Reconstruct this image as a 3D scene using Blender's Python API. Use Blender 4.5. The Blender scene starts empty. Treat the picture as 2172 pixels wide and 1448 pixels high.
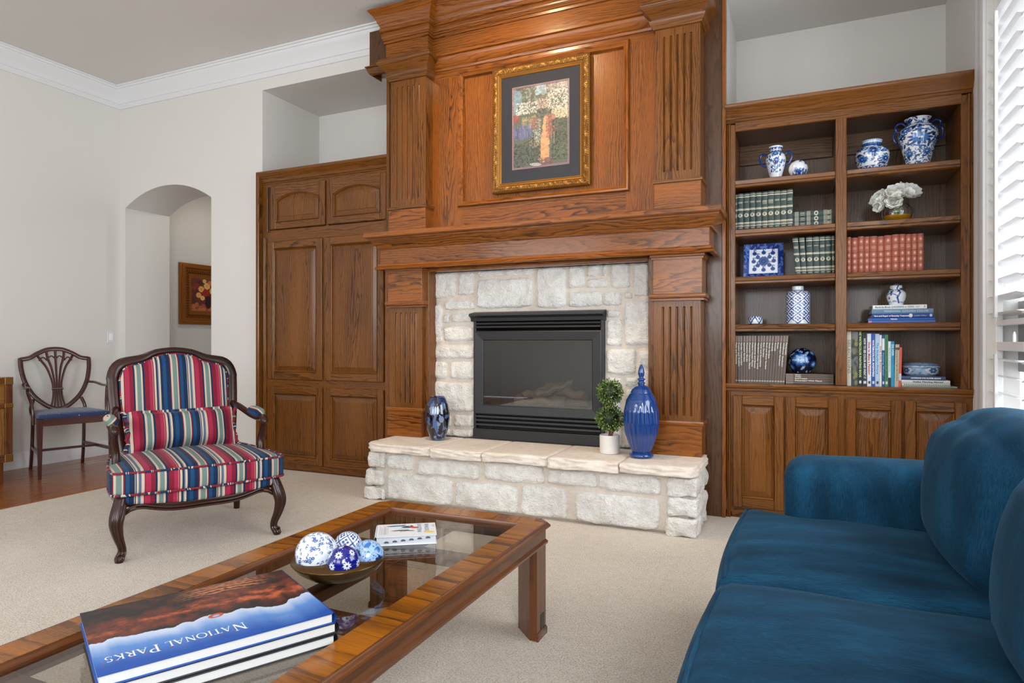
import bpy, math, random
import numpy as np
from mathutils import Vector, Matrix, noise as mnoise

R = random.Random(11)
SC = bpy.context.scene
COL = SC.collection
PI = math.pi

# ------------------------------------------------------------------ camera, world, light, exposure
cam = bpy.data.objects.new('camera', bpy.data.cameras.new('camera'))
COL.objects.link(cam)
cam.location = (0, 0, 1.1)
cam.rotation_euler = (PI / 2, 0, math.radians(24.1))
cam.data.sensor_width = 36.0
cam.data.lens = 36.0 * 1372.0 / 2172.0
cam.data.clip_start = 0.02
SC.camera = cam
SC.view_settings.view_transform = 'Standard'
SC.view_settings.look = 'None'
SC.view_settings.gamma = 1.0
SC.view_settings.use_curve_mapping = False
SC.view_settings.exposure = -0.2
SC.cycles.use_denoising = True
SC.cycles.max_bounces = 10
SC.cycles.diffuse_bounces = 5
SC.cycles.transparent_max_bounces = 12
SC.cycles.sample_clamp_indirect = 6.0
SC.cycles.caustics_reflective = False
SC.cycles.caustics_refractive = False

W = bpy.data.worlds.new('world')
SC.world = W
W.use_nodes = True
W.node_tree.nodes['Background'].inputs[0].default_value = (0.93, 0.97, 1.0, 1)
W.node_tree.nodes['Background'].inputs[1].default_value = 2.4


def area(name, loc, target, sx, sy, power, col, spread=180):
    l = bpy.data.lights.new(name, 'AREA')
    l.shape = 'RECTANGLE'
    l.size, l.size_y = sx, sy
    l.energy = power
    l.color = col
    l.spread = math.radians(spread)
    o = bpy.data.objects.new(name, l)
    COL.objects.link(o)
    o.location = loc
    d = Vector(target) - Vector(loc)
    o.rotation_euler = d.to_track_quat('-Z', 'Y').to_euler()
    return o


# daylight in the windows of the wall behind the camera and of the right-hand bay
area('daylight_rear_window', (-4.4, -3.35, 2.15), (-4.4, 4, 1.5), 2.2, 1.7, 66, (0.90, 0.95, 1.0))
area('daylight_rear_window', (-1.2, -3.35, 2.15), (-1.2, 4, 1.5), 2.2, 1.7, 66, (0.90, 0.95, 1.0))
area('daylight_bay_window', (1.52, 2.5, 1.75), (-3, 2.5, 1.3), 1.6, 1.9, 55, (0.92, 0.96, 1.0))
area('added_side_fill', (.93, -1.3, 1.95), (-6, -.4, 1.6), 2.0, 1.7, 165, (0.92, 0.96, 1.0))  # added fill from an unseen, invented window, to brighten the left wall


def spot(loc, target, power, ang, col, blend=.6, rad=.05):
    l = bpy.data.lights.new('downlight_or_hall_fill', 'SPOT')
    l.energy, l.color, l.spot_size, l.spot_blend, l.shadow_soft_size = power, col, math.radians(ang), blend, rad
    o = bpy.data.objects.new('downlight_or_hall_fill', l)
    COL.objects.link(o)
    o.location = loc
    o.rotation_euler = (Vector(target) - Vector(loc)).to_track_quat('-Z', 'Y').to_euler()


WARM = (1.0, 0.72, 0.42)
CANS = [(-1.85, 3.0), (-3.41, -0.156), (-0.7, -0.5), (-4.2, 2.4)]
spot((-1.85, 3.0, 3.56), (-1.62, 4.15, 2.1), 150, 110, WARM, 1.0)
for (px_, py_) in CANS[1:]:
    spot((px_, py_, 3.56), (px_, py_, 0), 14, 120, (1.0, .86, .68))
spot((-5.4, 5.6, 2.85), (-6.2, 5.6, 1.4), 26, 150, (1.0, .9, .78))  # added fill to brighten the hall; no fixture is built for it


# ------------------------------------------------------------------ materials
def lin(c):
    return tuple(((x / 255.0) / 12.92 if x / 255.0 <= .04045 else ((x / 255.0 + .055) / 1.055) ** 2.4) for x in c)


class NT:
    def __init__(s, name):
        s.m = bpy.data.materials.new(name)
        s.m.use_nodes = True
        s.t = s.m.node_tree
        s.b = s.t.nodes['Principled BSDF']
        s.out = s.t.nodes['Material Output']

    def n(s, ty, ins=None, **kw):
        d = s.t.nodes.new(ty)
        for k, v in kw.items():
            setattr(d, k, v)
        for k, v in (ins or {}).items():
            if isinstance(v, bpy.types.NodeSocket):
                s.t.links.new(v, d.inputs[k])
            else:
                d.inputs[k].default_value = v
        return d

    def set(s, **kw):
        for k, v in kw.items():
            k = k.replace('_', ' ')
            if isinstance(v, bpy.types.NodeSocket):
                s.t.links.new(v, s.b.inputs[k])
            elif k in ('Base Color',) and len(v) == 3:
                s.b.inputs[k].default_value = (*v, 1)
            else:
                s.b.inputs[k].default_value = v

    def math(s, op, a, b=0.0, c=0.0):
        return s.n('ShaderNodeMath', {0: a, 1: b, 2: c}, operation=op).outputs[0]

    def mix(s, f, a, b):
        d = s.n('ShaderNodeMix', data_type='RGBA')
        for k, v in ((0, f), (6, a), (7, b)):
            if isinstance(v, bpy.types.NodeSocket):
                s.t.links.new(v, d.inputs[k])
            else:
                d.inputs[k].default_value = (*v, 1) if isinstance(v, tuple) and len(v) == 3 else v
        return d.outputs[2]

    def ramp(s, f, stops, mode='LINEAR'):
        d = s.n('ShaderNodeValToRGB', {0: f})
        cr = d.color_ramp
        cr.interpolation = mode
        while len(cr.elements) < len(stops):
            cr.elements.new(0.5)
        for e, (p, c) in zip(cr.elements, stops):
            e.position = p
            e.color = (c, c, c, 1) if not isinstance(c, tuple) else (*c, 1)
        return d.outputs[0]

    def vec(s, src, scale):
        return s.n('ShaderNodeVectorMath', {0: src, 1: scale}, operation='MULTIPLY').outputs[0]

    def noise(s, v, scale=1.0, detail=2.0, rough=.5):
        return s.n('ShaderNodeTexNoise', {'Vector': v, 'Scale': scale, 'Detail': detail, 'Roughness': rough})

    def attr(s, name='gc'):
        return s.n('ShaderNodeAttribute', attribute_name=name).outputs[1]

    def bump(s, h, strength, dist):
        s.set(Normal=s.n('ShaderNodeBump', {'Height': h, 'Strength': strength, 'Distance': dist}).outputs[0])


def plain(name, rgb, rough=.5, metal=0.0, **kw):
    t = NT(name)
    t.set(Base_Color=lin(rgb), Roughness=rough, Metallic=metal, **kw)
    return t.m


def wood(name, light, dark, rough=.33, coat=.45, rings=78.0, pore=.6, vary=.55, wav=3.0):
    t = NT(name)
    g = t.attr()
    w1 = t.noise(t.vec(g, (1.6, 7.5, 7.5)), 1.0, 3.0, .55)
    off = t.n('ShaderNodeVectorMath', {0: w1.outputs[1], 1: (.5, .5, .5)}, operation='SUBTRACT').outputs[0]
    wp = t.n('ShaderNodeVectorMath', {0: g, 1: t.vec(off, (0, .085, .085))}, operation='ADD').outputs[0]
    sp = t.n('ShaderNodeSeparateXYZ', {0: wp})
    r = t.math('SQRT', t.math('ADD', t.math('MULTIPLY', sp.outputs[1], sp.outputs[1]), t.math('MULTIPLY', sp.outputs[2], sp.outputs[2])))
    n2 = t.noise(t.vec(g, (7, 70, 70)), 1.0, 2.0).outputs[0]
    n3 = t.noise(t.vec(g, (.6, 14, 14)), 1.0, 1.0).outputs[0]
    tt = t.math('ADD', t.math('MULTIPLY', r, rings), t.math('ADD', t.math('MULTIPLY', n2, .7), t.math('MULTIPLY', n3, wav)))
    fr = t.math('FRACT', tt)
    ring = t.ramp(fr, [(0, .28), (.06, .95), (.18, .75), (.40, .32), (.72, .08), (.92, .05), (1, .28)])
    msk = t.ramp(t.noise(t.vec(g, (1.1, 9, 9)), 1.0, 1.0).outputs[0], [(.3, .25), (.62, 1.0)])
    po = t.ramp(t.noise(t.vec(g, (10, 380, 380)), 1.0, 1.5).outputs[0], [(.46, 0), (.68, 1)])
    var = t.noise(t.vec(g, (.8, 5, 5)), 1.0, 2.0).outputs[0]
    fac = t.math('ADD', t.math('MULTIPLY', t.math('MULTIPLY', ring, msk), .78), t.math('MULTIPLY', po, pore * .5))
    fac = t.math('ADD', fac, t.math('MULTIPLY', t.math('SUBTRACT', var, .42), vary), 0)
    facc = t.n('ShaderNodeClamp', {0: fac}).outputs[0]
    t.set(Base_Color=t.mix(facc, lin(light), lin(dark)), Roughness=rough)
    t.set(Coat_Weight=coat, Coat_Roughness=.14)
    t.b.inputs['Specular IOR Level'].default_value = .28
    t.bump(fac, .10, .002)
    return t.m


OAK = wood('oak_brown', (124, 75, 26), (38, 20, 6), coat=.24, rough=.28)
OAKW = wood('oak_warm_lit', (146, 84, 28), (48, 24, 6), coat=.30, rough=.25)  # fireplace oak, with the orange of the warm lamplight put into its colour
OAKD = wood('oak_dark', (92, 60, 36), (48, 29, 17), vary=.3)
OAKB = wood('oak_back', (118, 86, 58), (26, 18, 12), rings=70, vary=.3, rough=.45)
FLOORW = wood('floor_oak', (156, 92, 44), (84, 42, 18), rough=.32, rings=60)
MAHO = wood('mahogany', (74, 38, 34), (44, 20, 20), rough=.25, rings=30, vary=.4, pore=.3)
WALN = wood('walnut_carved', (58, 30, 22), (22, 11, 9), coat=.2, rough=.26, rings=30, pore=.3)
TABW = wood('walnut_table', (112, 66, 34), (58, 31, 16), rough=.3, rings=25, vary=.7, pore=.4)
VENE = wood('banded_veneer', (160, 94, 14), (58, 27, 3), coat=.25, rough=.25, rings=16, vary=1.5, pore=.5, wav=1.6)
CAMP = wood('campaign_wood', (150, 104, 52), (86, 52, 26), rough=.3, rings=30, vary=.6)


def paintwall(name, rgb, bumps=.12, sc=120.0):
    t = NT(name)
    p = t.n('ShaderNodeNewGeometry').outputs[0]
    t.set(Base_Color=lin(rgb), Roughness=.7)
    t.bump(t.noise(p, sc, 3.0).outputs[0], bumps, .004)
    return t.m


WALL = paintwall('wall_paint', (217, 215, 211))
CEIL = paintwall('ceiling_knockdown', (216, 214, 209), .3, 70.0)
WHITE = plain('trim_white', (222, 223, 226), .35)
SHUT = plain('shutter_white', (245, 246, 248), .4)


def carpet():
    t = NT('carpet_pile')
    p = t.n('ShaderNodeNewGeometry').outputs[0]
    n1 = t.noise(p, 150.0, 4.0, .8).outputs[0]
    n2 = t.noise(p, 2.2, 3.0).outputs[0]
    n3 = t.noise(p, 24.0, 3.0).outputs[0]
    f = t.math('ADD', n1, t.math('ADD', t.math('MULTIPLY', n2, .10), t.math('MULTIPLY', n3, .10)))
    c = t.ramp(f, [(.44, lin((168, 153, 136))), (.60, lin((232, 219, 204))), (.76, lin((253, 246, 236)))])
    t.set(Base_Color=c, Roughness=.95, Sheen_Weight=.15)
    t.bump(n1, .8, .012)
    return t.m


CARPET = carpet()


def stone(name, a, b, bm=.9):
    t = NT(name)
    p = t.n('ShaderNodeNewGeometry').outputs[0]
    n1 = t.noise(p, 26.0, 5.0, .62).outputs[0]
    n2 = t.noise(p, 5.0, 2.0).outputs[0]
    n3 = t.noise(p, 90.0, 3.0, .7).outputs[0]
    f = t.math('ADD', t.math('MULTIPLY', n1, .55), t.math('MULTIPLY', n2, .45))
    t.set(Base_Color=t.ramp(f, [(.33, lin(b)), (.6, lin(a))]), Roughness=.85)
    t.bump(t.math('ADD', n1, t.math('MULTIPLY', n3, .45)), bm, .022)
    return t.m


STONE = stone('limestone', (242, 241, 237), (218, 214, 208), 1.0)
SLAB = stone('limestone_cap', (231, 222, 212), (214, 200, 187), .3)
MORTAR = stone('mortar', (216, 206, 195), (200, 189, 177), .4)
BLACK = plain('black_metal', (30, 30, 33), .45)
BLACK2 = plain('firebox_dark', (26, 26, 28), .8)


def thinglass(name, tint, ior=1.45, refl=1.0, rough=0.0):
    t = NT(name)
    bf = t.n('ShaderNodeNewGeometry').outputs[6]
    io = t.math('ADD', ior, t.math('MULTIPLY', bf, 1.0 / ior - ior))
    fr = t.n('ShaderNodeFresnel', {'IOR': io}).outputs[0]
    tr = t.n('ShaderNodeBsdfTransparent', {'Color': (*tint, 1)})
    gl = t.n('ShaderNodeBsdfGlossy', {'Color': (1, 1, 1, 1), 'Roughness': rough})
    f = t.n('ShaderNodeClamp', {0: t.math('MULTIPLY', fr, refl)}).outputs[0]
    mx = t.n('ShaderNodeMixShader', {0: f, 1: tr.outputs[0], 2: gl.outputs[0]})
    t.t.links.new(mx.outputs[0], t.out.inputs[0])
    return t.m


GLASS_TABLE = thinglass('smoked_glass', (.76, .745, .71), 1.5, 1.0)
GLASS_FIRE = thinglass('firebox_glass', (.82, .86, .88), 1.6, 1.3, .01)
GLASS_PIC = thinglass('picture_glass', (.97, .97, .97), 1.4, .6)
GLASS_VASE = thinglass('vase_glass', (.95, .96, .96), 1.5, 2.4)


def painted(name, rough=.5, coat=0.0, bumps=0.0, spec=.5):
    t = NT(name)
    t.set(Base_Color=t.attr('Col'), Roughness=rough, Coat_Weight=coat, Coat_Roughness=.05)
    t.b.inputs['Specular IOR Level'].default_value = spec
    if bumps:
        t.bump(t.noise(t.n('ShaderNodeTexCoord').outputs[3], 160.0, 2.0).outputs[0], bumps, .002)
    return t.m


PORC = painted('painted_porcelain', .12, .6)
CLOTHP = painted('book_cloth', .5)
PRINT = painted('printed_paper', .35)
CANVAS = painted('painted_canvas', .45)

CR, CRL, NV, NVL, CM, SG, BG = (122, 20, 44), (156, 38, 70), (12, 38, 70), (18, 66, 108), (192, 176, 158), (104, 128, 122), (78, 98, 124)


def stripes():
    t = NT('striped_upholstery')
    g = t.attr()
    x = t.n('ShaderNodeSeparateXYZ', {0: g}).outputs[0]
    f = t.math('FRACT', t.math('ADD', t.math('DIVIDE', x, .38), 10.747))
    seq = [(0, CR), (.011, CRL), (.073, CR), (.123, NV), (.147, CM), (.173, SG), (.229, CM), (.252, NV), (.279, CR), (.341, CRL), (.391, CM), (.397, CR),
           (.413, CM), (.44, NV), (.458, BG), (.475, CM), (.503, NV), (.536, NVL), (.587, NV), (.642, CR), (.655, CM), (.682, SG), (.743, CM), (.76, CR),
           (.775, NV), (.787, NVL), (.832, NV), (.888, CM), (.896, NV), (.908, CM), (.932, BG), (.962, CM)]
    c = t.ramp(f, [(p, lin(q)) for p, q in seq], 'CONSTANT')
    t.set(Base_Color=c, Roughness=.75, Sheen_Weight=.06, Sheen_Roughness=.4)
    t.b.inputs['Specular IOR Level'].default_value = .25
    t.bump(t.noise(t.vec(g, (900, 900, 900)), 1.0, 1.0).outputs[0], .15, .001)
    return t.m


STRIPE = stripes()


def cording():
    t = NT('striped_cording')
    g = t.attr()
    x = t.n('ShaderNodeSeparateXYZ', {0: g}).outputs[0]
    n = t.noise(t.vec(g, (30, 8, 8)), 1.0, 0.0).outputs[0]
    f = t.math('FRACT', t.math('ADD', t.math('MULTIPLY', x, 11.0), n))
    c = t.ramp(f, [(0, lin(CR)), (.3, lin(NV)), (.55, lin(CM)), (.63, lin(NV)), (.75, lin(CM)), (.82, lin(CR))], 'CONSTANT')
    t.set(Base_Color=c, Roughness=.8)
    return t.m


CORD = cording()


def velvet():
    t = NT('blue_chenille')
    g = t.attr()
    n1 = t.noise(t.vec(g, (38, 520, 420)), 1.0, 3.0, .6).outputs[0]
    n2 = t.noise(t.vec(g, (4, 12, 9)), 1.0, 3.0).outputs[0]
    f = t.math('ADD', t.math('MULTIPLY', n1, .55), t.math('MULTIPLY', n2, .6))
    c = t.ramp(f, [(.36, lin((4, 36, 56))), (.58, lin((11, 56, 82))), (.8, lin((26, 80, 112)))])
    t.set(Base_Color=c, Roughness=.85, Sheen_Weight=.12, Sheen_Roughness=.3, Sheen_Tint=(.25, .55, .8, 1))
    t.b.inputs['Specular IOR Level'].default_value = .2
    t.bump(n1, .25, .002)
    return t.m


VELVET = velvet()


def navyseat():
    t = NT('navy_seat_fabric')
    g = t.attr()
    v = t.n('ShaderNodeTexVoronoi', {'Vector': g, 'Scale': 32.0}).outputs[0]
    f = t.ramp(v, [(.10, 1.0), (.16, 0.0)])
    t.set(Base_Color=t.mix(f, lin((30, 48, 92)), lin((190, 180, 170))), Roughness=.85, Sheen_Weight=.2)
    return t.m


NAVYS = navyseat()


def mottled():
    t = NT('mottled_blue_glass')
    g = t.attr()
    n = t.n('ShaderNodeTexVoronoi', {'Vector': t.n('ShaderNodeVectorMath', {0: t.vec(g, (1, 1, .6)), 1: t.vec(t.noise(g, 24.0, 2.0).outputs[1], (.05, .05, .05))}, operation='ADD').outputs[0], 'Scale': 34.0})
    v = t.n('ShaderNodeSeparateColor', {0: n.outputs[1]}).outputs[0]
    c = t.ramp(v, [(0, lin((8, 10, 18))), (.30, lin((28, 46, 92))), (.46, lin((74, 96, 146))), (.68, lin((14, 18, 32))), (.80, lin((120, 138, 172)))], 'CONSTANT')
    t.set(Base_Color=c, Roughness=.06, Coat_Weight=1.0, Coat_Roughness=.02)
    return t.m


MOTTLE = mottled()
COBALT = plain('cobalt_glaze', (4, 56, 124), .1, Coat_Weight=.8, Coat_Roughness=.04)
GOLD = plain('antique_gold', (146, 104, 50), .42, .7)
GOLDB = plain('bright_gold', (190, 136, 56), .32, .8)
BRONZE = plain('bronze_glaze', (84, 60, 28), .2, .6)
BRASS = plain('aged_brass', (150, 112, 62), .4, .8)
PAGES = plain('paper_pages', (208, 208, 206), .8)
POTW = plain('white_ceramic', (226, 222, 218), .45)
BARK = plain('bark', (120, 78, 52), .8)
PETAL = plain('white_petal', (246, 244, 238), .6, Subsurface_Weight=.15)
STEM = plain('green_stem', (92, 128, 40), .5)
AMBER = plain('amber_water', (226, 160, 8), .08, Alpha=.55)
INKW = plain('white_ink', (216, 212, 204), .6)
LOGM = wood('burnt_log', (120, 92, 70), (40, 30, 26), rough=.9, rings=40)
MATB = NT('navy_mat_board')
MATB.set(Base_Color=MATB.ramp(MATB.noise(MATB.n('ShaderNodeNewGeometry').outputs[0], 60.0, 3.0).outputs[0], [(.35, lin((14, 18, 34))), (.7, lin((24, 30, 50)))]), Roughness=.7)
MATB = MATB.m
DARKH = plain('dark_bronze_hardware', (70, 68, 66), .4, .6)
_inks = {}


def ink(rgb):
    if rgb not in _inks:
        _inks[rgb] = plain('ink_%02x%02x%02x' % rgb, rgb, .5)
    return _inks[rgb]


def emit(name, rgb, s):
    t = NT(name)
    t.set(Base_Color=(.9, .9, .9), Emission_Color=(*rgb, 1), Emission_Strength=s)
    return t.m


# ------------------------------------------------------------------ mesh builder
ORG = {}


class MB:
    def __init__(s):
        s.v, s.f, s.g, s.c, s.sm = [], [], [], [], []

    def add(s, vs, fs, ax='z', gc=None, smooth=False, col=None, tilt=.06):
        o = len(s.v)
        vs = [tuple(p) for p in vs]
        if gc is None:
            a = 'xyz'.index(ax)
            b, c = [i for i in range(3) if i != a]
            n = len(vs)
            ca, cb, cc = (sum(p[i] for p in vs) / n for i in (a, b, c))
            o0, ob, oc = R.uniform(0, 40), R.uniform(-.1, .1), R.choice((-1, 1)) * R.uniform(.015, .08)
            t1, t2 = R.uniform(-tilt, tilt), R.uniform(-tilt, tilt)
            gc = [(p[a] + o0, p[b] - cb + ob + t1 * (p[a] - ca), p[c] - cc + oc + t2 * (p[a] - ca)) for p in vs]
        s.v += vs
        s.g += gc
        s.f += [tuple(i + o for i in f) for f in fs]
        s.sm += [smooth] * len(fs)
        s.c += ([col] * len(vs) if (col is None or not isinstance(col, list)) else col)
        return s

    def mesh(s, name, mat, org=(0, 0, 0), ang=40):
        me = bpy.data.meshes.new(name)
        v = np.array(s.v, dtype=float) - np.array(org)
        me.from_pydata(v.tolist(), [], s.f)
        for m in (mat if isinstance(mat, (list, tuple)) else [mat]):
            me.materials.append(m)
        at = me.attributes.new('gc', 'FLOAT_VECTOR', 'POINT')
        at.data.foreach_set('vector', np.array(s.g, dtype=np.float32).ravel())
        if any(c is not None for c in s.c):
            ca = me.attributes.new('Col', 'FLOAT_COLOR', 'POINT')
            arr = np.array([(*(c or (.8, .8, .8)), 1.0) for c in s.c], dtype=np.float32)
            ca.data.foreach_set('color', arr.ravel())
        if any(s.sm):
            me.polygons.foreach_set('use_smooth', s.sm)
            if ang < 180:
                me.set_sharp_from_angle(angle=math.radians(ang))
        me.validate()
        return me

    def build(s, name, mat, parent=None, ang=40):
        org = ORG.get(parent.name, (0, 0, 0)) if parent else (0, 0, 0)
        o = bpy.data.objects.new(name, s.mesh(name, mat, org, ang))
        COL.objects.link(o)
        if parent:
            o.parent = parent
            ORG[o.name] = org
        return o


def thing(name, label, cat, loc=(0, 0, 0), rz=0, group=None, local=False, kind=None):
    o = bpy.data.objects.new(name, None)
    o.empty_display_size = .05
    COL.objects.link(o)
    o.location = loc
    o.rotation_euler = (0, 0, rz)
    ORG[o.name] = (0, 0, 0) if local else tuple(loc)
    if label:
        o['label'] = label
    if cat:
        o['category'] = cat
    if group:
        o['group'] = group
    if kind:
        o['kind'] = kind
    return o


def tag(o, label, cat, group=None):
    o['label'] = label
    o['category'] = cat
    if group:
        o['group'] = group
    return o


def struct(o, label=None):
    o['kind'] = 'structure'
    if label:
        o['label'] = label
    return o


def box(x0, x1, y0, y1, z0, z1, b=.003):
    """chamfered box -> verts, faces"""
    b = min(b, abs(x1 - x0) * .45, abs(y1 - y0) * .45, abs(z1 - z0) * .45)
    if b <= 0:
        v = [(x, y, z) for x in (x0, x1) for y in (y0, y1) for z in (z0, z1)]
        return v, [(0, 1, 3, 2), (4, 6, 7, 5), (0, 4, 5, 1), (2, 3, 7, 6), (0, 2, 6, 4), (1, 5, 7, 3)]
    c = ((x0 + x1) / 2, (y0 + y1) / 2, (z0 + z1) / 2)
    h = (abs(x1 - x0) / 2, abs(y1 - y0) / 2, abs(z1 - z0) / 2)
    vs, idx = [], {}
    for sx in (-1, 1):
        for sy in (-1, 1):
            for sz in (-1, 1):
                for a in range(3):
                    sg = (sx, sy, sz)
                    p = [c[i] + sg[i] * (h[i] - (0 if i == a else b)) for i in range(3)]
                    idx[(sx, sy, sz, a)] = len(vs)
                    vs.append(tuple(p))
    fs = []
    for a in range(3):
        u, w = (a + 1) % 3, (a + 2) % 3
        for sg in (-1, 1):
            q = []
            for (su, sw) in ((-1, -1), (1, -1), (1, 1), (-1, 1)):
                k = [0, 0, 0]
                k[a], k[u], k[w] = sg, su, sw
                q.append(idx[(*k, a)])
            fs.append(tuple(q if sg > 0 else q[::-1]))
        for su in (-1, 1):
            for sw in (-1, 1):
                k0, k1 = [0] * 3, [0] * 3
                k0[a], k0[u], k0[w] = -1, su, sw
                k1[a], k1[u], k1[w] = 1, su, sw
                q = [idx[(*k0, u)], idx[(*k1, u)], idx[(*k1, w)], idx[(*k0, w)]]
                fs.append(tuple(q if su * sw < 0 else q[::-1]))
    for sx in (-1, 1):
        for sy in (-1, 1):
            for sz in (-1, 1):
                q = [idx[(sx, sy, sz, a)] for a in range(3)]
                fs.append(tuple(q if sx * sy * sz > 0 else q[::-1]))
    return vs, fs


def bx(mb, x0, x1, y0, y1, z0, z1, ax='z', b=.003, col=None):
    v, f = box(x0, x1, y0, y1, z0, z1, b)
    return mb.add(v, f, ax, col=col)


def mbox(name, mat, parent, x0, x1, y0, y1, z0, z1, ax='z', b=.003):
    return bx(MB(), x0, x1, y0, y1, z0, z1, ax, b).build(name, mat, parent)


def extrude(poly, to3, h0, h1):
    n = len(poly)
    vs = [to3(u, v, h0) for u, v in poly] + [to3(u, v, h1) for u, v in poly]
    fs = [tuple(range(n)), tuple(range(2 * n - 1, n - 1, -1))]
    fs += [(i, i + n, (i + 1) % n + n, (i + 1) % n) for i in range(n)]
    return vs, fs


def sweep(prof, path, closed, to3, caps=True, along=0.0, pclosed=True):
    """profile [(outward, height)] swept with mitres along a 2D path; outward is to the right of travel"""
    n, m = len(path), len(prof)
    P = [Vector(p) for p in path]
    vs, gc, L = [], [], along
    o0, o1, o2 = R.uniform(0, 40), R.uniform(-.1, .1), R.uniform(.02, .07)
    for i in range(n):
        d0 = (P[i] - P[i - 1]).normalized() if (i or closed) else None
        d1 = (P[(i + 1) % n] - P[i]).normalized() if (i < n - 1 or closed) else None
        d0 = d0 or d1
        d1 = d1 or d0
        n0, n1 = Vector((d0.y, -d0.x)), Vector((d1.y, -d1.x))
        nn = (n0 + n1)
        nn = nn / max(nn.dot(n0), .2)
        if i:
            L += (P[i] - P[i - 1]).length
        for (o, h) in prof:
            q = P[i] + nn * o
            vs.append(to3(q.x, q.y, h))
            gc.append((L + o0 + (q - P[i]).dot(d1), o + o1, h * .8 + o2))
    fs = []
    for i in range(n if closed else n - 1):
        a, b = i * m, ((i + 1) % n) * m
        for j in range(m if pclosed else m - 1):
            k = (j + 1) % m
            fs.append((a + j, b + j, b + k, a + k))
    if caps and not closed and pclosed:
        fs.append(tuple(range(m)))
        fs.append(tuple(range((n - 1) * m + m - 1, (n - 1) * m - 1, -1)))
    return vs, fs, gc


def mould(mb, prof, path, closed=False, to3=lambda u, v, h: (u, v, h), smooth=True):
    v, f, g = sweep(prof, path, closed, to3)
    return mb.add(v, f, gc=g, smooth=smooth)


def tube(pts, rad, n=10, closed=False, up=None):
    """rad: number, list of numbers or of (side, normal) pairs"""
    P = [Vector(p) for p in pts]
    m = len(P)
    if not isinstance(rad, (list, tuple)):
        rad = [rad] * m
    vs, gc, L = [], [], R.uniform(0, 20)
    N = None
    for i in range(m):
        if closed:
            t = (P[(i + 1) % m] - P[i - 1]).normalized()
        else:
            t = (P[min(i + 1, m - 1)] - P[max(i - 1, 0)]).normalized()
        if N is None:
            N = Vector(up) if up else (Vector((0, 0, 1)) if abs(t.z) < .9 else Vector((1, 0, 0)))
        N = (N - t * N.dot(t)).normalized()
        if up:
            N = (Vector(up) - t * Vector(up).dot(t)).normalized()
        B = t.cross(N)
        r = rad[i]
        ra, rb = r if isinstance(r, (list, tuple)) else (r, r)
        if i:
            L += (P[i] - P[i - 1]).length
        for k in range(n):
            a = 2 * PI * k / n
            vs.append(tuple(P[i] + B * (math.cos(a) * ra) + N * (math.sin(a) * rb)))
            gc.append((L, math.cos(a) * ra + .03, math.sin(a) * rb + .05))
    fs = []
    for i in range(m if closed else m - 1):
        a, b = i * n, ((i + 1) % m) * n
        for k in range(n):
            q = (k + 1) % n
            fs.append((a + k, a + q, b + q, b + k))
    if not closed:
        fs.append(tuple(range(n - 1, -1, -1)))
        fs.append(tuple(range((m - 1) * n, m * n)))
    return vs, fs, gc


def addtube(mb, pts, rad, n=10, closed=False, up=None):
    v, f, g = tube(pts, rad, n, closed, up)
    return mb.add(v, f, gc=g, smooth=True)


def crv(pts, k=8):
    """Catmull-Rom through points"""
    P = [Vector(p) for p in pts]
    out = []
    for i in range(len(P) - 1):
        p0, p1, p2, p3 = P[max(i - 1, 0)], P[i], P[i + 1], P[min(i + 2, len(P) - 1)]
        for j in range(k):
            t = j / k
            out.append(.5 * ((2 * p1) + (p2 - p0) * t + (2 * p0 - 5 * p1 + 4 * p2 - p3) * t * t + (3 * p1 - p0 - 3 * p2 + p3) * t ** 3))
    out.append(P[-1])
    return [tuple(p) for p in out]


def lathe(mb, prof, n=48, c=(0, 0, 0), col=None, ripple=None, sx=1.0, sy=1.0, caps=True):
    vs, cols = [], []
    m = len(prof)
    for j, (r, z) in enumerate(prof):
        for k in range(n):
            a = 2 * PI * (k / n - .5)
            rr = r * (ripple(k / n, j / (m - 1)) if ripple else 1)
            vs.append((c[0] + sx * rr * math.sin(a), c[1] - sy * rr * math.cos(a), c[2] + z))
            if col is not None:
                cols.append(tuple(col[j, k]))
    fs = []
    for j in range(m - 1):
        for k in range(n):
            q = (k + 1) % n
            fs.append((j * n + k, j * n + q, (j + 1) * n + q, (j + 1) * n + k))
    if caps:
        if prof[0][0] > 1e-5:
            fs.append(tuple(range(n - 1, -1, -1)))
        if prof[-1][0] > 1e-5:
            fs.append(tuple(range((m - 1) * n, m * n)))
    return mb.add(vs, fs, gc=list(vs), smooth=True, col=cols if col is not None else None)


def resample(pts, n):
    P = [Vector(p) for p in pts]
    d = [0]
    for i in range(1, len(P)):
        d.append(d[-1] + (P[i] - P[i - 1]).length)
    out = []
    for k in range(n):
        t = d[-1] * k / (n - 1)
        i = 1
        while i < len(d) - 1 and d[i] < t:
            i += 1
        f = (t - d[i - 1]) / max(d[i] - d[i - 1], 1e-9)
        out.append(tuple(P[i - 1].lerp(P[i], f)))
    return out


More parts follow.
